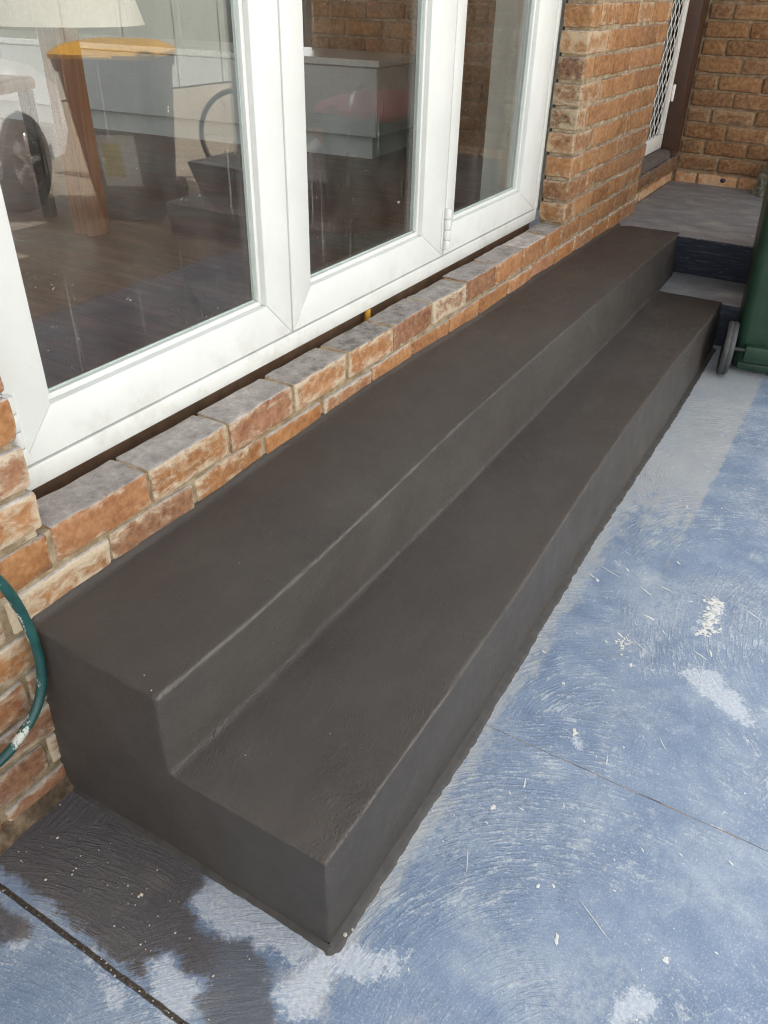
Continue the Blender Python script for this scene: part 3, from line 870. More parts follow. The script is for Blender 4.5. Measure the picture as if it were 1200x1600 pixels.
# mortar beds stand a few millimetres behind the brick faces
mb = MB()
mb.box((-0.745, 0.006, 0.0), (3.792, 0.088, ZT - 0.003))
mb.box((-0.745, 0.009, ZT - 0.004), (0.078, 0.10, 2.7))
mb.box((2.677, 0.006, ZT - 0.004), (3.792, 0.10, 2.7))
part_local(mb.build("mortar", M['mortar'], wall), wall)
# rough mortar fillet along the foot of the wall
fv, ff = [], []
n = 60
for i in range(n + 1):
    x = -0.75 + 0.76 * i / n
    w = 0.016 + 0.006 * mnoise.noise((x * 14, 1, 0)); hh = 0.030 + 0.010 * mnoise.noise((x * 11, 5, 0))
    for (yy, zz) in ((0.012, hh + 0.008), (-0.003, hh), (-w * 0.6, hh * 0.55), (-w, 0.004), (-w * 1.15, -0.002)):
        fv.append((x, yy, zz))
for i in range(n):
    for k in range(4):
        a = i * 5 + k
        ff.append((a, a + 1, a + 6, a + 5))
M['dirt_mortar'] = mortar_material("dirty_mortar", (0.035, 0.028, 0.02), (0.14, 0.10, 0.065), (0.34, 0.25, 0.16))
part_local(mesh_obj("mortar_fillet", fv, ff, M['dirt_mortar'], wall, True), wall)

# doorway plinth (recessed) with sill bricks
cells = []
for k in (1, 2, 3, 4, 5, 6):
    zt = 0.4905 - (k - 1) * COURSE
    cells += run_x(3.81, 4.80, 0.05, 0.05 + BW, zt, k, 0.5)
part_local(bricks_obj("doorway_courses", cells, M['brick_back'], wall, res=(9, 4, 4)), wall)
cells = [(3.81 + 0.1195 * i, 3.81 + 0.1195 * i + 0.111, 0.036, 0.20, 0.498, 0.563, 0.1) for i in range(8)]
M['brick_sill_dark'] = brick_material("dark_sloped_sill_brick", [(0, (0.14, 0.085, 0.055)), (1, (0.19, 0.115, 0.07))], lime=(0.34, 0.28, 0.2), lime_amt=0.35, top=(0.17, 0.14, 0.12))
part_local(bricks_obj("door_sill_course", cells, M['brick_sill_dark'], wall, rad=0.007, res=(9, 4, 4)), wall)
mb = MB()
mb.box((3.80, 0.058, 0.0), (4.80, 0.20, 0.492)).box((3.795, 0.205, 0.48), (4.86, 0.235, 0.72)).box((4.612, 0.10, 0.495), (4.808, 0.20, 0.574)).box((3.805, 0.045, 0.493), (4.79, 0.19, 0.558))  # includes unseen filler blocks added to stop light leaking past the jamb
part_local(mb.build("doorway_mortar", M['mortar_back'], wall), wall)

# back wall, facing the camera across the porch
bw = empty("brick_wall", (4.86, -1.2, 0), 0, "dull brown brick wall standing across the far end of the porch", "brick wall")
cells = []
def run_y(xa, xb, ya, yb, ztop, parity, lime):
    out = []
    k = 0
    o = yb + (0.105 if parity % 2 else 0.0)
    while True:
        b = min(yb, o - k * PITCH); a = max(ya, o - k * PITCH - BL)
        if b < ya + 0.03: break
        if b - a > 0.03:
            out.append((xa, xb, a, b, ztop - BH, ztop, lime))
        k += 1
    return out
for k in range(-2, 26):
    zt = 0.565 + k * COURSE
    cells += run_y(4.80, 4.91, -2.6, 0.04, zt, k, 0.35 if k > 0 else 1.0)
part_local(bricks_obj("bricks", cells, M['brick_back'], bw, rad=0.012, rough=0.003, res=(9, 4, 4)), bw)
mb = MB()
mb.box((4.811, -2.595, 0.0), (4.90, 0.26, 2.76))
part_local(mb.build("mortar", M['mortar_back'], bw), bw)
mb = MB()
# weep hole and a loose wad of blue paint at the wall's foot
for (y, z, r) in ((-0.245, 0.447, 0.017),):
    b = bmesh.new()
    bmesh.ops.create_icosphere(b, subdivisions=2, radius=r)
    for v in b.verts:
        v.co.x *= 0.35; v.co.z *= 0.75
    mb.add(b, Matrix.Translation((4.800, y, z)))
M['blue_drip'] = plain("dark_blue_paint", (0.018, 0.024, 0.05), 0.5)
part_local(mb.build("paint_splashes", M['blue_drip'], bw, True), bw)

# ------------------------------------------------------------------ new rendered steps
XK = np.array([0.0, 0.23, 0.46, 0.75, 1.15, 1.82, 2.5, 3.0, 3.53])
def nose_u(x): return np.interp(x, XK, [-0.315, -0.322, -0.321, -0.313, -0.299, -0.294, -0.298, -0.300, -0.305])
def root_u(x): return np.interp(x, XK, [-0.316, -0.322, -0.324, -0.331, -0.335, -0.330, -0.324, -0.316, -0.312])
def wall_z(x): return np.interp(x, [0, .45, .95, 1.2, 1.45, 1.88, 2.35, 3.1, 3.53], [.428, .432, .446, .449, .443, .430, .435, .424, .418])
def nose_l(x): return np.interp(x, [0, .4, .8, 1.1, 1.4, 1.8, 2.4, 3.0, 3.23], [-.639, -.639, -.634, -.623, -.611, -.602, -.600, -.610, -.606])
def base_l(x): return np.interp(x, [0, .5, 1.3, 2.3, 3.23], [-.642, -.645, -.630, -.632, -.618])
def step_block(sections):
    b = bmesh.new()
    rings = [[b.verts.new(p) for p in s_] for s_ in sections]
    n = len(rings[0])
    for A, B in zip(rings, rings[1:]):
        for k in range(n):
            b.faces.new((A[k], A[(k + 1) % n], B[(k + 1) % n], B[k]))
    b.faces.new(rings[0][::-1]); b.faces.new(rings[-1])
    bmesh.ops.recalc_face_normals(b, faces=b.faces[:])
    return b
us, ls = [], []
for x in np.linspace(0, 3.53, 60):
    xx = float(x)
    s0 = 0.02 if xx == 0 else 0.0
    us.append([(xx - 0.006 if xx == 0 else xx, 0.02, -0.03), (xx, float(root_u(x)), -0.03), (xx, float(root_u(x)), 0.2),
               (xx + (0.001 if xx == 0 else 0), float(nose_u(x)), 0.4195 - 0.0025 * float(np.interp(x, [0, 3.5], [0, 1]))), (xx + s0 * 0.5, -0.012, float(wall_z(x)) - 0.004), (xx + s0, 0.0, float(wall_z(x)) + 0.004), (xx + s0, 0.02, float(wall_z(x)) + 0.006)])
for x in np.linspace(0, 3.232, 56):
    xx = float(x)
    zl = float(np.interp(x, [0, 1.5, 3.23], [0.2365, 0.232, 0.2165]))
    ls.append([(xx, -0.2, -0.03), (xx, float(base_l(x)), -0.03), (xx, float(base_l(x)), 0.01), (xx, float(nose_l(x)), zl), (xx, -0.305, zl + 0.001), (xx, -0.2, zl + 0.001)])
sb = MB()
sb.add(step_block(us)); sb.add(step_block(ls))
me = bpy.data.meshes.new("steps_raw")
sb.bm.to_mesh(me); sb.bm.free()
raw = bpy.data.objects.new("steps_raw", me)
COL.objects.link(raw)
rm = raw.modifiers.new("r", 'REMESH'); rm.mode = 'VOXEL'; rm.voxel_size = 0.0048; rm.adaptivity = 0
sm = raw.modifiers.new("s", 'SMOOTH'); sm.factor = 0.5; sm.iterations = 3
dg = bpy.context.evaluated_depsgraph_get()
ev = raw.evaluated_get(dg).to_mesh()
nv = len(ev.vertices)
SV = np.empty(nv * 3, np.float32); ev.vertices.foreach_get('co', SV); SV = SV.reshape(-1, 3).astype(float)
SN = np.empty(nv * 3, np.float32); ev.vertices.foreach_get('normal', SN); SN = SN.reshape(-1, 3).astype(float)
SF = [tuple(p.vertices) for p in ev.polygons]
raw.evaluated_get(dg).to_mesh_clear()
bpy.data.objects.remove(raw); bpy.data.meshes.remove(me)
# hand-worked unevenness
dis = np.array([0.0016 * mnoise.noise(Vector(v) * 5.0) + 0.0008 * mnoise.noise(Vector(v) * 19.0) + 0.0004 * mnoise.noise(Vector(v) * 60.0) for v in SV])
SV = SV + SN * dis[:, None]
# paleness along noses and the inner joint
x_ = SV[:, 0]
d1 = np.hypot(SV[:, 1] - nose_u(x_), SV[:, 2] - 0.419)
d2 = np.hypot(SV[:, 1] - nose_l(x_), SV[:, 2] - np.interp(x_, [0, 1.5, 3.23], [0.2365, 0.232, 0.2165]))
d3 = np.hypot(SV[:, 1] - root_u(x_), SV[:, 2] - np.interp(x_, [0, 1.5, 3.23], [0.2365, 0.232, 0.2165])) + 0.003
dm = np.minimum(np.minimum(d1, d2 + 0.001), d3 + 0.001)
pale_edge = np.clip(1.0 - dm / 0.012, 0, 1) * np.interp(x_, [0, 1.5, 3.2], [1.0, 0.7, 0.35])
steps = empty("rendered_steps", (1.7, -0.3, 0), 0, "two long steps freshly rendered in dark grey cement below the white window", "steps")
cen = np.array([SV[list(f)].mean(0) for f in SF])
cut = root_u(cen[:, 0]) - 0.003
is_up = cen[:, 1] > cut
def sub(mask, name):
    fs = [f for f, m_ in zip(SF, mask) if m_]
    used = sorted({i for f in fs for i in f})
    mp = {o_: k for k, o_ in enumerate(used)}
    o = mesh_obj(name, SV[used], [tuple(mp[i] for i in f) for f in fs], M['render'], steps, True, {'pale_edge': pale_edge[used]})
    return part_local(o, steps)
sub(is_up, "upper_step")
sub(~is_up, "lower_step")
M['slurry'] = plain("dark_slurry_film", (0.050, 0.046, 0.042), 0.55, 0.3, 40, 0.25)
# thin feathered slurry round the foot
fv, ff = [], []
path = []
for y in np.arange(-0.02, -0.642, -0.006): path.append((0.0, float(y), -1.0, 0.0, 0.55))
for a in np.linspace(0, 1, 9)[1:-1]:
    path.append((0.0, -0.642, -math.cos(a * math.pi / 2), -math.sin(a * math.pi / 2), 0.8))
for x in np.arange(0.0, 3.22, 0.006): path.append((float(x), float(base_l(x)), 0.0, -1.0, 1.0))
for i, (x, y, nx_, ny_, k) in enumerate(path):
    w = 0.012 + 0.005 * mnoise.noise((x * 7, y * 7, 2.0)) + 0.004 * mnoise.noise((x * 40, y * 40, 7.0)) + 0.002 * mnoise.noise((x * 160, y * 160, 3.0)) + 0.004
    w = max(0.005, (w + 0.004) * k)
    for (q, z) in ((-0.022, 0.011), (0.003, 0.0062), (w * 0.55, 0.0032), (w * 0.95, 0.0018), (w, -0.001)):
        fv.append((x + nx_ * q, y + ny_ * q, z + 0.0005 * mnoise.noise((x * 50, y * 50, z * 90))))
for i in range(len(path) - 1):
    for k in range(4):
        a = i * 5 + k
        ff.append((a, a + 1, a + 6, a + 5))
part_local(mesh_obj("slurry_edge", fv, ff, M['slurry'], steps, True), steps)

# ------------------------------------------------------------------ existing painted porch steps
porch = empty("porch", (4.1, -1.2, 0), 0, "blue painted concrete porch landing and step behind the new grey steps", "porch")
def slab(name, prof, y0, y1):
    """prof: loop of (x,z) in order; extruded from y0 to y1 with rounded arrises"""
    m_ = MB()
    m_.poly([(x, y1, z) for x, z in prof], (0, y0 - y1, 0), 'y', 0.012, 3)
    return part_local(m_.build(name, M['porch'], porch, True), porch)
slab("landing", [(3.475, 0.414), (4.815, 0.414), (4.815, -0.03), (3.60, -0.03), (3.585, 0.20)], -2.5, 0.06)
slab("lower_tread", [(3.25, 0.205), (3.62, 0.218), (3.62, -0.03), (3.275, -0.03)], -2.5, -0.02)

# ------------------------------------------------------------------ window
YF = 0.12
win = empty("bifold_window", (1.4, 0.16, 0.585), 0, "white timber bifold window of three tall glazed panels above the brick sill", "window")
def mitred(x0, x1, z0, z1, w, y0, y1, bevel=0.0022, wb=None):
    """four mitred members round a rectangle; w = face width (wb: bottom)"""
    wb = wb or w
    g_ = 0.00035
    m_ = MB()
    o = [(x0, z0), (x1, z0), (x1, z1), (x0, z1)]
    i = [(x0 + w, z0 + wb), (x1 - w, z0 + wb), (x1 - w, z1 - w), (x0 + w, z1 - w)]
    for k in range(4):
        j = (k + 1) % 4
        quad = [o[k], o[j], i[j], i[k]]
        cx = sum(q[0] for q in quad) / 4; cz = sum(q[1] for q in quad) / 4
        dx = o[j][0] - o[k][0]; dz = o[j][1] - o[k][1]
        L = math.hypot(dx, dz); dx, dz = dx / L, dz / L
        pts = []
        for (qx, qz), sgn in zip(quad, (1, -1, -1, 1)):
            pts.append((qx + sgn * dx * g_, y0, qz + sgn * dz * g_))
        m_.poly(pts, (0, y1 - y0, 0), 'y', bevel, 2)
    return m_
# outer frame: sill member, jambs, head
m_ = MB()
m_.box((0.112, YF - 0.001, 0.5845), (2.664, 0.235, 0.629), 0.003)
m_.box((0.112, YF - 0.004, 0.6295), (0.148, 0.235, 2.695), 0.003)
m_.box((2.634, YF - 0.004, 0.6295), (2.664, 0.235, 2.695), 0.003)
m_.box((0.112, YF - 0.004, 2.660), (2.664, 0.236, 2.70), 0.003)
part_local(m_.build("outer_frame", M['frame'], win, True), win)
panels = [(0.152, 0.979), (0.985, 1.820), (1.826, 2.630)]
WST = 0.088
for (a, b) in panels:
    z0, z1 = 0.6335, 2.656
    ws = WST if b < 2.5 else 0.076
    # stiles that meet the glass positions of the photograph
    left_w = {0.152: 0.088, 0.985: 0.082, 1.826: 0.060}[a]
    right_w = {0.979: 0.097, 1.820: 0.152, 2.630: 0.172}[b]
    m_ = MB()
    gx0, gx1, gz0, gz1 = a + left_w, b - right_w, 0.729, 2.56
    o = [(a, z0), (b, z0), (b, z1), (a, z1)]
    i = [(gx0, gz0), (gx1, gz0), (gx1, gz1), (gx0, gz1)]
    for k in range(4):
        j = (k + 1) % 4
        dx = o[j][0] - o[k][0]; dz = o[j][1] - o[k][1]
        L = math.hypot(dx, dz); dx, dz = dx / L * 0.0004, dz / L * 0.0004
        pts = [(q[0] + s_ * dx, YF, q[1] + s_ * dz) for q, s_ in zip((o[k], o[j], i[j], i[k]), (1, -1, -1, 1))]
        m_.poly(pts, (0, 0.046, 0), 'y', 0.0022, 2)
    sash = part_local(m_.build("sash", M['frame'], win, True), win)
    m_ = mitred(gx0 + 0.0005, gx1 - 0.0005, gz0 + 0.0005, gz1 - 0.0005, 0.012, YF + 0.014, YF + 0.026, 0.0015)
    o_ = m_.build("glazing_bead", M['frame'], sash, True)
    m_ = mitred(gx0 + 0.010, gx1 - 0.010, gz0 + 0.010, gz1 - 0.010, 0.006, YF + 0.024, YF + 0.0285, 0.0008)
    o_ = m_.build("gasket", M['seal'], sash, True)
    m_ = MB(); m_.box((gx0 + 0.002, YF + 0.029, gz0 + 0.002), (gx1 - 0.002, YF + 0.033, gz1 - 0.002))
    o_ = m_.build("glass_pane", M['glass'], sash)
# knuckle hinges
def hinge(x, z0, z1, y=YF - 0.011):
    m_ = MB()
    n = 4
    L = (z1 - z0) / n
    for k in range(n):
        m_.lathe([(0.0, 0.0), (0.0105, 0.0), (0.011, 0.001), (0.011, L - 0.0035), (0.0105, L - 0.0025), (0.0, L - 0.0025)], 16, Matrix.Translation((x, y, z0 + k * L)))
    m_.lathe([(0.0, -0.001), (0.0062, -0.001), (0.0062, z1 - z0 - 0.002), (0, z1 - z0 - 0.002)], 12, Matrix.Translation((x, y, z0)))
    m_.box((x - 0.022, YF - 0.0022, z0 + 0.002), (x + 0.022, YF - 0.0004, z1 - 0.004), 0.0006, 1)
    part_local(m_.build("hinge", M['frame'], win, True), win)
hinge(1.823, 0.655, 0.785)
hinge(0.150, 0.650, 0.785)
hinge(1.823, 1.9, 2.03)
# dark timber under the frame, behind the sill bricks
sub_ = MB()
sub_.box((0.09, 0.142, 0.40), (2.665, 0.24, 0.5840), 0.003)
part_local(sub_.build("timber_packer", M['subsill'], win), win)
pp = MB()
pp.tube([(1.353, 0.124, 0.45), (1.353, 0.124, 0.5840)], 0.0095, 16)
tag(pp.build("conduit", M['pipe'], None, True), "short yellow plastic conduit poking up in the gap under the white window frame", "pipe")

# ------------------------------------------------------------------ screen door in its recess
door = empty("screen_door", (4.3, 0.12, 0.6), 0, "white diamond mesh screen door in a brown timber frame at the porch", "door")
m_ = MB()
zb = 0.614
m_.box((3.83, 0.115, zb), (4.625, 0.140, zb + 0.075), 0.003)
m_.box((4.585, 0.115, zb + 0.076), (4.625, 0.140, 2.60), 0.003)
m_.box((3.83, 0.115, zb + 0.076), (3.87, 0.140, 2.60), 0.003)
m_.box((3.83, 0.115, 2.601), (4.625, 0.140, 2.65), 0.003)
part_local(m_.build("leaf_frame", M['white_metal'], door, True), door)
m_ = MB()
DX, DZ = 0.078, 0.105
x0, x1, z0, z1 = 3.865, 4.59, zb + 0.07, 2.60
def clipseg(p, q):
    (ax, az), (bx, bz) = p, q
    t0, t1 = 0.0, 1.0
    for pc, qc, lo, hi in ((ax, bx, x0, x1), (az, bz, z0, z1)):
        d_ = qc - pc
        if abs(d_) < 1e-9: continue
        u, v_ = (lo - pc) / d_, (hi - pc) / d_
        if u > v_: u, v_ = v_, u
        t0, t1 = max(t0, u), min(t1, v_)
    if t1 <= t0: return None
    return (ax + (bx - ax) * t0, az + (bz - az) * t0), (ax + (bx - ax) * t1, az + (bz - az) * t1)
kk = -60
H = z1 - z0
run_ = H * DX / DZ
xx = x0 - run_
yk = 0
while xx < x1 + run_:
    for sgn in (1, -1):
        a = (xx if sgn > 0 else xx, z0); b = (xx + sgn * run_, z1)
        sgm = clipseg(a, b)
        if sgm and math.hypot(sgm[1][0] - sgm[0][0], sgm[1][1] - sgm[0][1]) > 0.02:
            yy = 0.124 if sgn > 0 else 0.1275
            m_.tube([(sgm[0][0], yy, sgm[0][1]), (sgm[1][0], yy, sgm[1][1])], 0.0021, 6)
    xx += DX
part_local(m_.build("diamond_mesh", M['white_metal'], door), door)
m_ = MB()
m_.box((3.84, 0.175, zb), (4.62, 0.205, 2.66))
part_local(m_.build("door_panel", plain("dark_grey_green_door", (0.10, 0.105, 0.095), 0.5), door), door)  # dark grey-green panel behind the mesh
m_ = MB()
m_.box((4.632, 0.045, 0.575), (4.795, 0.20, 2.70), 0.003)
m_.box((3.80, 0.105, 0.575), (3.828, 0.20, 2.70), 0.003)
for z in (0.70, 0.78, 1.05, 1.32):
    m_.lathe([(0, 0.0), (0.0035, 0.0), (0.003, 0.001), (0, 0.0012)], 10, Matrix.Translation((4.70, 0.045, z)) @ Matrix.Rotation(R(90), 4, 'X'))
part_local(m_.build("jamb", M['jamb'], door, True), door)
m_ = MB()
for z in (0.86, 1.9):
    m_.tube([(4.629, 0.106, z), (4.629, 0.106, z + 0.085)], 0.007, 12)
    m_.box((4.622, 0.1105, z + 0.005), (4.660, 0.1135, z + 0.08), 0.001, 1)
part_local(m_.build("hinge", M['white_metal'], door, True), door)
m_ = MB()
# bull-nosed timber threshold
pr = [(0.05, 0.566), (0.05, 0.585)] + [(0.075 - 0.025 * math.cos(a), 0.585 + 0.025 * math.sin(a)) for a in np.linspace(0.3, 1.57, 6)] + [(0.20, 0.610), (0.20, 0.566)]
m_.poly([(3.81, y, z) for y, z in pr], (0.80, 0, 0), 'x', 0.001, 1)
M['threshold'] = plain("weathered_dark_timber", (0.105, 0.085, 0.075), 0.7, 0.35, 24, 0.4)
part_local(m_.build("threshold", M['threshold'], door, True), door)

# ------------------------------------------------------------------ rubble heap at the back wall
b = bmesh.new()
bmesh.ops.create_icosphere(b, subdivisions=5, radius=1.0)
for v in b.verts:
    d_ = v.co.copy()
    k = 1 + 0.22 * mnoise.noise(d_ * 2.0) + 0.14 * mnoise.noise(d_ * 6) + 0.09 * mnoise.noise(d_ * 17)
    v.co = Vector((d_.x * 0.10, d_.y * 0.155, d_.z * 0.20)) * k
heap = MB(); heap.add(b)
o = heap.build("rubble_heap", M['rubble'], None, True, loc=(4.70, -0.60, 0.435))
tag(o, "lumpy grey-green heap of mortar rubble on the porch against the brown brick wall", "rubble")

# ------------------------------------------------------------------ garden hose looped at the near end of the wall
vis = [(-0.031, 0.558), (-0.016, 0.502), (-0.008, 0.438), (-0.006, 0.369), (-0.019, 0.308), (-0.047, 0.267), (-0.089, 0.240), (-0.126, 0.227)]
vis = [(x, -0.034, z) for x, z in vis]
rest = [(-0.22, -0.036, 0.222), (-0.33, -0.040, 0.26), (-0.40, -0.042, 0.35), (-0.42, -0.045, 0.47), (-0.39, -0.046, 0.60), (-0.30, -0.048, 0.70), (-0.20, -0.045, 0.72), (-0.11, -0.040, 0.69), (-0.06, -0.036, 0.62)]
loop = catmull(vis + rest, 8, True)
hb = MB(); hb.tube(loop, 0.0092, 14, True)
hose = empty("garden_hose", (-0.2, -0.04, 0.22), 0, "faded green garden hose coiled against the brick wall beside the steps", "hose")
part_local(hb.build("hose_coil", M['hose'], hose, True), hose)
hb = MB()
hb.box((-0.26, -0.085, 0.70), (-0.18, -0.006, 0.712), 0.003).box((-0.26, -0.012, 0.64), (-0.18, -0.004, 0.76), 0.003)
part_local(hb.build("wall_bracket", M['black_metal'], hose), hose)

# ------------------------------------------------------------------ wheelie bins
def wheelie_bin(name, loc, rz, H, w0, w1, d0, d1, body_mat, lid_mat, label, group, sticker=False):
    """local +x is the front, -x the handle and wheel side; y across"""
    root = empty(name, loc, rz, label, "bin", group)
    zr = H - 0.085
    secs = []
    bk = 0.165                       # back face, nearly upright
    def sec(z, wx, extra=0.0, rr=0.045):
        f = z / zr
        w = w0 + (w1 - w0) * f + extra
        d = d0 + (d1 - d0) * f + extra
        b0 = -bk - 0.035 * f - extra / 2
        return rrect(d / 2, w / 2, rr, z, b0 + d / 2, 0, 6)
    m_ = MB()
    m_.loft([sec(0.018, 0, -0.03, .03), sec(0.028, 0, 0), sec(0.22, 0), sec(zr * 0.5, 0), sec(zr - 0.07, 0), sec(zr - 0.065, 0, 0.03), sec(zr - 0.01, 0, 0.035), sec(zr, 0, 0.028)])
    body = m_.build("body", body_mat, root, True)
    # axle brackets and foot rib, moulded into the body's lower back
    m_ = MB()
    m_.box((-bk - 0.045, -w0 / 2 + 0.03, 0.065), (-bk + 0.02, w0 / 2 - 0.035, 0.135), 0.006)
    m_.box((-bk - 0.008, -w0 / 2 + 0.02, 0.018), (-bk + 0.012, w0 / 2 - 0.02, 0.050), 0.005)
    m_.build("axle_housing", body_mat, root, True)
    # lid
    m_ = MB()
    dl, wl = d1 + 0.06, w1 + 0.05
    cx = -bk - 0.035 + d1 / 2 + 0.005
    m_.loft([rrect(dl / 2, wl / 2, .05, zr + 0.003, cx, 0, 6), rrect(dl / 2 + .003, wl / 2 + .003, .05, zr + 0.025, cx, 0, 6),
             rrect(dl / 2 - .02, wl / 2 - .02, .06, zr + 0.05, cx, 0, 6), rrect(dl / 2 - .09, wl / 2 - .08, .06, zr + 0.078, cx, 0, 6),
             rrect(dl / 2 - .16, wl / 2 - .14, .06, zr + 0.085, cx, 0, 6)])
    for yy in (-wl * 0.24, wl * 0.24):
        m_.box((cx - dl / 2 - 0.055, yy - 0.035, zr + 0.01), (cx - dl / 2 + 0.03, yy + 0.035, zr + 0.045), 0.008)
    m_.box((cx + dl / 2 - 0.01, -0.09, zr + 0.004), (cx + dl / 2 + 0.035, 0.09, zr + 0.022), 0.006)
    m_.build("lid", lid_mat, root, True)
    # handle bar behind the lid
    m_ = MB()
    hx = -bk - 0.035 - 0.075
    m_.tube([(hx, -w1 / 2 + 0.02, zr - 0.01), (hx, w1 / 2 - 0.02, zr - 0.01)], 0.014, 12)
    for yy in (-w1 / 2 + 0.03, 0, w1 / 2 - 0.03):
        m_.box((hx - 0.012, yy - 0.012, zr - 0.04), (-bk - 0.02, yy + 0.012, zr + 0.004), 0.004)
    m_.build("handle", body_mat, root, True)
    # wheels and axle
    rw = 0.112 if H < 1.0 else 0.102
    yw = w0 / 2 + 0.034
    for s_ in (1, -1):
        m_ = MB()
        mt = Matrix.Translation((-bk - 0.028, s_ * yw, rw)) @ Matrix.Rotation(R(90), 4, 'X')
        m_.lathe([(rw * 0.80, -0.021), (rw * 0.95, -0.021), (rw, -0.014), (rw * 1.004, -0.004), (rw * 0.985, 0.0), (rw * 1.004, 0.004), (rw, 0.014), (rw * 0.95, 0.021), (rw * 0.80, 0.021)], 40, mt)
        wh = m_.build("wheel", M['rubber'], root, True)
        m_ = MB()
        m_.lathe([(0, -0.015), (rw * 0.25, -0.015), (rw * 0.32, -0.008), (rw * 0.74, -0.009), (rw * 0.82, -0.018), (rw * 0.82, 0.018), (rw * 0.74, 0.009), (rw * 0.32, 0.008), (rw * 0.25, 0.015), (0, 0.015)], 32, mt)
        m_.build("rim", M['grey_plastic'], wh, True)
    m_ = MB()
    m_.tube([(-bk - 0.028, -yw - 0.02, rw), (-bk - 0.028, yw + 0.02, rw)], 0.0105, 14)
    m_.build("axle", M['black_metal'], root, True)
    if sticker:
        f_ = d0 + (d1 - d0) * 0.5
        zc = 0.40
        xf = -bk - 0.035 * zc / zr + d0 + (d1 - d0) * zc / zr
        slope = math.atan2((d1 - d0) - 0.035, zr)
        mt = Matrix.Translation((xf + 0.003, 0, zc)) @ Matrix.Rotation(slope, 4, 'Y')
        m_ = MB(); m_.box((-0.001, -0.12, -0.16), (0.0015, 0.12, 0.16), mtx=mt)
        st = m_.build("sticker", M['paper'], root)
        m_ = MB(); m_.box((0.0018, -0.02, -0.10), (0.0028, 0.10, 0.11), mtx=mt)
        m_.build("sticker_print", M['sticker_yellow'], st)
    return root

wheelie_bin("wheelie_bin", (3.185, -0.895, 0.0), R(9), 0.93, 0.37, 0.455, 0.30, 0.52, M['green_plastic'], M['red_lid'],
            "dark green wheelie bin with grey wheels beside the far end of the steps", None)
wheelie_bin("wheelie_bin", (3.61, -3.08, 0.0), R(150), 1.06, 0.42, 0.56, 0.46, 0.68, M['grey_plastic'], M['yellow_lid'],
            "dark grey wheelie bin with a yellow lid, mirrored in the near window panel", None, True)

# ------------------------------------------------------------------ barrier tape
def tape(name, pts, label):
    P = catmull(pts, 14)
    V, Fv, U = [], [], []
    L = 0
    for i, p_ in enumerate(P):
        if i: L += (p_ - P[i - 1]).length
        tg = (P[min(i + 1, len(P) - 1)] - P[max(i - 1, 0)]).normalized()
        sd_ = tg.cross(Vector((0, 0, 1))).normalized()
        upv = sd_.cross(tg)
        a = 0.9 * math.sin(L * 3.1) + 0.6 * L * 2
        w = 0.034 * (0.55 + 0.45 * abs(math.sin(L * 4)))
        d_ = (math.cos(a) * sd_ + math.sin(a) * upv) * w
        V += [p_ - d_, p_ + d_]; U += [L, L]
    for i in range(len(P) - 1):
        Fv.append((2 * i, 2 * i + 1, 2 * i + 3, 2 * i + 2))
    o = mesh_obj(name, V, Fv, M['tape'], None, True, {'along': U})
    sdm = o.modifiers.new("t", 'SOLIDIFY'); sdm.thickness = 0.0006
    return tag(o, label, "barrier tape")
tape("barrier_tape", [(3.16, -0.95, 0.948), (3.05, -0.91, 0.965), (2.94, -0.885, 0.955), (2.88, -0.87, 0.86), (2.86, -0.865, 0.72), (2.845, -0.86, 0.56)], "twisted red and white barrier tape hanging from the green bin, mirrored in the middle panel")
tape("barrier_tape", [(3.50, -2.88, 0.02), (3.66, -2.62, 0.03), (3.80, -2.42, 0.10), (3.95, -2.25, 0.21), (4.3, -2.0, 0.5)], "slack red and white barrier tape trailing on the ground, mirrored in the near panel")

# ------------------------------------------------------------------ parked car, seen in the glass
car = empty("parked_car", (1.62, -3.98, 0), R(-23), "white parked car with silver wheels, mirrored in the near window panel", "car")
def car_section(pts, y, ins=0.0):
    return [(x, y, z) for x, z in pts]
prof = [(-1.95, 0.32), (-2.05, 0.50), (-2.03, 0.86), (-1.85, 1.02), (-1.35, 1.36), (-0.9, 1.47), (0.1, 1.47), (0.55, 1.36), (1.05, 1.02), (1.70, 0.88), (2.05, 0.72), (2.10, 0.42), (1.98, 0.28), (1.72, 0.26), (1.62, 0.48), (1.40, 0.62), (1.18, 0.48), (1.08, 0.26), (-0.98, 0.26), (-1.08, 0.48), (-1.30, 0.62), (-1.52, 0.48), (-1.62, 0.26)]
m_ = MB()
secs = []
for y, sxx, top in ((-0.84, 0.985, 0.86), (-0.80, 1.0, 0.93), (-0.55, 1.0, 1.0), (0.55, 1.0, 1.0), (0.80, 1.0, 0.93), (0.84, 0.985, 0.86)):
    secs.append([(x * sxx, y * (1.0 if z < 0.95 else 0.86), z if z < 0.95 else 0.95 + (z - 0.95) * top) for x, z in prof])
m_.loft(secs)
m_.build("body", M['white_car'], car, True)
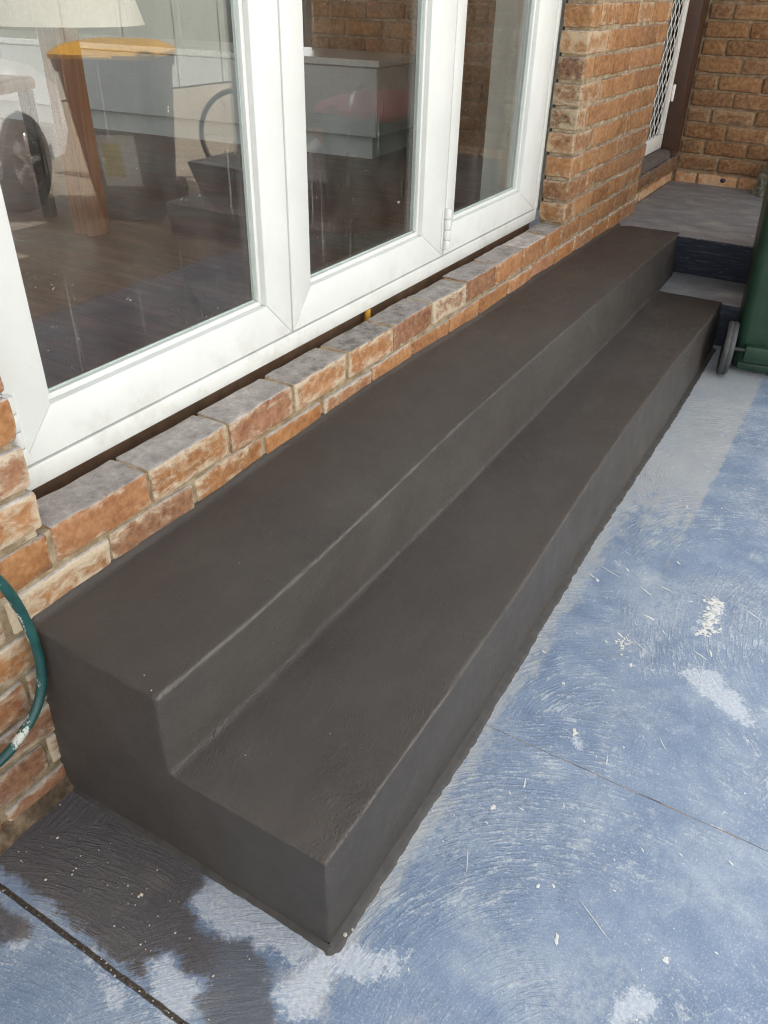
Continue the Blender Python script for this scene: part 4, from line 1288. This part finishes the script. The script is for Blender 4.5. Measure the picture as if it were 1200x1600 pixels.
for s_ in (-1, 1):
    m_ = MB()
    m_.poly([(-1.25, s_ * 0.735, 1.04), (-1.05, s_ * 0.70, 1.34), (0.15, s_ * 0.70, 1.36), (0.75, s_ * 0.735, 1.04)], (0, s_ * 0.02, 0), 'y', 0.004, 1)
    m_.build("side_window", M['car_glass'], car)
    for xw in (1.40, -1.30):
        mt = Matrix.Translation((xw, s_ * 0.76, 0.31)) @ Matrix.Rotation(R(90), 4, 'X')
        m_ = MB(); m_.lathe([(0.20, -0.10), (0.30, -0.10), (0.315, -0.07), (0.315, 0.07), (0.30, 0.10), (0.20, 0.10)], 40, mt)
        wh = m_.build("wheel", M['rubber'], car, True)
        m_ = MB(); m_.lathe([(0, -0.06), (0.04, -0.085), (0.05, -0.05), (0.20, -0.03), (0.205, -0.085), (0.215, -0.085), (0.215, 0.085), (0.205, 0.085), (0.20, 0.03), (0.05, 0.05), (0.04, 0.085), (0, 0.06)], 32, mt)
        for k in range(5):
            rot = Matrix.Rotation(2 * math.pi * k / 5, 4, 'Z')
            m_.box((0.03, -0.022, -0.088), (0.205, 0.022, 0.088), 0.006, 1, mt @ rot)
        m_.build("rim", M['alloy'], wh, True)
    m_ = MB(); m_.box((2.0, s_ * 0.62 - 0.12, 0.60), (2.075, s_ * 0.62 + 0.12, 0.72), 0.02)
    m_.build("headlight", M['chrome'], car, True)

# bicycle leaning, seen in the glass
bike = empty("bicycle", (5.10, -2.72, 0), R(62), "black bicycle standing by the drive, mirrored in the near window panel", "bicycle")
for xw in (-0.52, 0.52):
    m_ = MB()
    m_.tube([(xw + 0.325 * math.cos(a), 0, 0.345 + 0.325 * math.sin(a)) for a in np.linspace(0, 2 * math.pi, 49)[:-1]], 0.02, 10, True)
    wh = m_.build("wheel", M['rubber'], bike, True)
    m_ = MB()
    for k in range(18):
        a = 2 * math.pi * k / 18
        m_.tube([(xw, 0, 0.345), (xw + 0.31 * math.cos(a), 0, 0.345 + 0.31 * math.sin(a))], 0.0016, 5)
    m_.build("spokes", M['chrome'], wh)
m_ = MB()
fr_ = [((-0.52, 0, .345), (-.12, 0, .30)), ((-.12, 0, .30), (-.25, 0, .78)), ((-.12, 0, .30), (.38, 0, .70)), ((-.25, 0, .76), (.35, 0, .80)), ((-.52, 0, .345), (-.24, 0, .72)), ((.34, 0, .86), (.52, 0, .345))]
for a, b in fr_: m_.tube([a, b], 0.016, 10)
m_.build("bike_frame", M['black_metal'], bike, True)
m_ = MB(); m_.tube(catmull([(.30, -.28, .95), (.34, -.10, .92), (.34, .10, .92), (.30, .28, .95)], 6), 0.012, 10)
m_.build("handlebar", M['chrome'], bike, True)
m_ = MB(); m_.loft([rrect(.02, .07, .018, 0.0), rrect(.03, .075, .02, .03)], mtx=Matrix.Translation((-.28, 0, .82))); m_.box((-.30, -.03, .815), (-.10, .03, .85), .012)
m_.build("saddle", M['black_metal'], bike, True)

# ------------------------------------------------------------------ boundary fence across the drive
fence = empty("fence", (2, -8.2, 0), 0, "long grey-green sheet metal fence across the drive, mirrored in the window glass", "fence")
m_ = MB()
for k in range(60):
    x = -12 + k * 0.5
    m_.box((x, -8.22 + 0.015 * (k % 2), 0.03), (x + 0.498, -8.20 + 0.015 * (k % 2), 1.75), 0.004, 1)
part_local(m_.build("sheet_panel", M['fence'], fence), fence)
for k in range(13):
    m_ = MB()
    m_.box((-12 + k * 2.5 - 0.03, -8.28, 0), (-12 + k * 2.5 + 0.03, -8.223, 1.82), 0.004, 1)
    part_local(m_.build("post", M['fence'], fence), fence)

# ------------------------------------------------------------------ inside the room
ZF = 0.62
m_ = MB(); m_.box((-3.0, 0.24, ZF - 0.05), (7.0, 5.0, ZF))
tag(m_.build("floor", M['floor']), kind='structure')
m_ = MB(); m_.box((-3.0, 0.24, 3.0), (7.0, 5.0, 3.1))
tag(m_.build("ceiling", M['plaster']), kind='structure')
rw_ = empty("room_wall", (1, 6, ZF), 0, "pale plaster room wall behind the kitchen bench, seen through the window glass", "wall")
m_ = MB()
m_.box((-3.0, 4.9, ZF), (-2.2, 5.02, 3.0)).box((2.9, 4.9, ZF), (7.0, 5.02, 3.0)).box((-2.2, 4.9, 2.8), (2.9, 5.02, 3.0))  # wide opening added in the unseen rear wall to light the room
m_.box((2.650, 0.236, ZF), (2.698, 0.37, 2.75))
m_.box((7.0, 0.24, ZF), (7.12, 3.0, 3.0)).box((7.0, 3.0, ZF), (7.12, 4.9, 1.6)).box((7.0, 3.0, 2.7), (7.12, 4.9, 3.0))
m_.box((-3.12, 0.24, ZF), (-3.0, 1.0, 3.0)).box((-3.12, 4.2, ZF), (-3.0, 5.02, 3.0)).box((-3.12, 1.0, 2.8), (-3.0, 4.2, 3.0))  # unseen end wall, opened up to brighten the interior
m_.box((-3.0, 0.12, 0.0), (-0.75, 0.24, 3.0)).box((2.70, 0.115, ZF), (3.79, 0.24, 3.0)).box((-0.75, 0.115, ZF), (0.10, 0.24, 3.0)).box((4.80, 0.12, ZF), (7.0, 0.24, 3.0)).box((3.79, 0.21, 2.66), (4.80, 0.24, 3.0))
part_local(m_.build("plaster", M['plaster'], rw_), rw_)
ib = empty("brick_wall", (3.75, 1.1, ZF), 0, "dim brown interior brick wall seen through the right hand window panels", "brick wall")
cells = []
for k in range(0, 27):
    zt = ZF + 0.0855 + k * COURSE
    cells += run_y(3.70, 3.81, 0.245, 1.96, zt, k, 0.0)
part_local(bricks_obj("bricks", cells, M['brick_back'], ib, rad=0.010, rough=0.003, res=(7, 3, 3)), ib)
m_ = MB(); m_.box((3.708, 0.25, ZF), (3.805, 1.952, 2.98))
part_local(m_.build("mortar", M['mortar_back'], ib), ib)
bench = empty("kitchen_bench", (3.4, 2.3, ZF), 0, "long low grey kitchen bench on the room floor behind the glass", "bench")
dirb = Vector((3.05 - 3.22, 3.18 - 1.24, 0)).normalized()
ang = math.atan2(dirb.y, dirb.x) - R(90)
mt = Matrix.Translation((3.22, 1.24, ZF)) @ Matrix.Rotation(ang, 4, 'Z')
m_ = MB(); m_.box((0.02, 0.02, 0), (0.52, 3.4, 0.105), mtx=mt)
part_local(m_.build("kick_board", M['bench'], bench), bench)
m_ = MB(); m_.box((-0.02, -0.02, 0.107), (0.55, 3.4, 0.42), 0.004, 1, mtx=mt)
part_local(m_.build("cabinet", M['bench'], bench), bench)
m_ = MB(); m_.box((-0.04, -0.04, 0.423), (0.56, 3.4, 0.455), 0.005, 2, mtx=mt)
part_local(m_.build("bench_top", M['bench_top'], bench), bench)
lamp = empty("floor_lamp", (1.39, 1.30, ZF), 0, "lamp with an orange wooden post and cream shade behind the near window panel", "lamp")
m_ = MB(); m_.box((-0.045, -0.045, 0.0), (0.045, 0.045, 0.70), 0.006)
m_.build("post", M['orange_wood'], lamp)
m_ = MB(); m_.lathe([(0.27, 0.64), (0.16, 0.98), (0.158, 0.98), (0.267, 0.643)], 48)
m_.build("lamp_shade", M['shade'], lamp, True)
chair = empty("dining_chair", (1.22, 1.72, ZF), R(20), "dark wooden dining chair behind the lamp inside the near window panel", "chair")
m_ = MB(); m_.box((-0.22, -0.22, 0.43), (0.22, 0.22, 0.47), 0.012); m_.build("seat", M['orange_wood'], chair, True)
for sx_ in (-1, 1):
    for sy_ in (-1, 1):
        m_ = MB(); m_.box((sx_ * 0.19 - 0.02, sy_ * 0.19 - 0.02, 0), (sx_ * 0.19 + 0.02, sy_ * 0.19 + 0.02, 0.429 if sy_ < 0 else 0.95), 0.004)
        m_.build("leg", M['dark_wood'], chair)
m_ = MB()
for z in (0.60, 0.74, 0.88): m_.box((-0.168, 0.18, z), (0.168, 0.20, z + 0.06), 0.004)
m_.build("backrest", M['dark_wood'], chair)

# ------------------------------------------------------------------ eave and porch roof overhead
roof = empty("porch_roof", (3.6, -1.0, 2.76), 0, "white lined eave and porch roof above the window and landing", "roof")
m_ = MB()
m_.box((-1.6, -0.45, 2.78), (3.2, 0.24, 2.84)).box((3.2, -1.0, 2.78), (5.2, 0.24, 2.84))
part_local(m_.build("soffit", M['soffit'], roof), roof)
m_ = MB()
m_.box((-1.6, -0.48, 2.70), (3.17, -0.452, 2.92), 0.003).box((3.17, -1.03, 2.70), (5.2, -1.002, 2.92), 0.003).box((3.172, -1.0, 2.70), (3.198, -0.455, 2.92), 0.003)
part_local(m_.build("gutter_board", M['frame'], roof), roof)
m_ = MB(); m_.box((-3.2, -0.449, 2.845), (3.19, 5.1, 3.2)); m_.box((3.2, -1.0, 2.845), (7.2, 5.1, 3.2))
part_local(m_.build("roof_cover", M['subsill'], roof), roof)
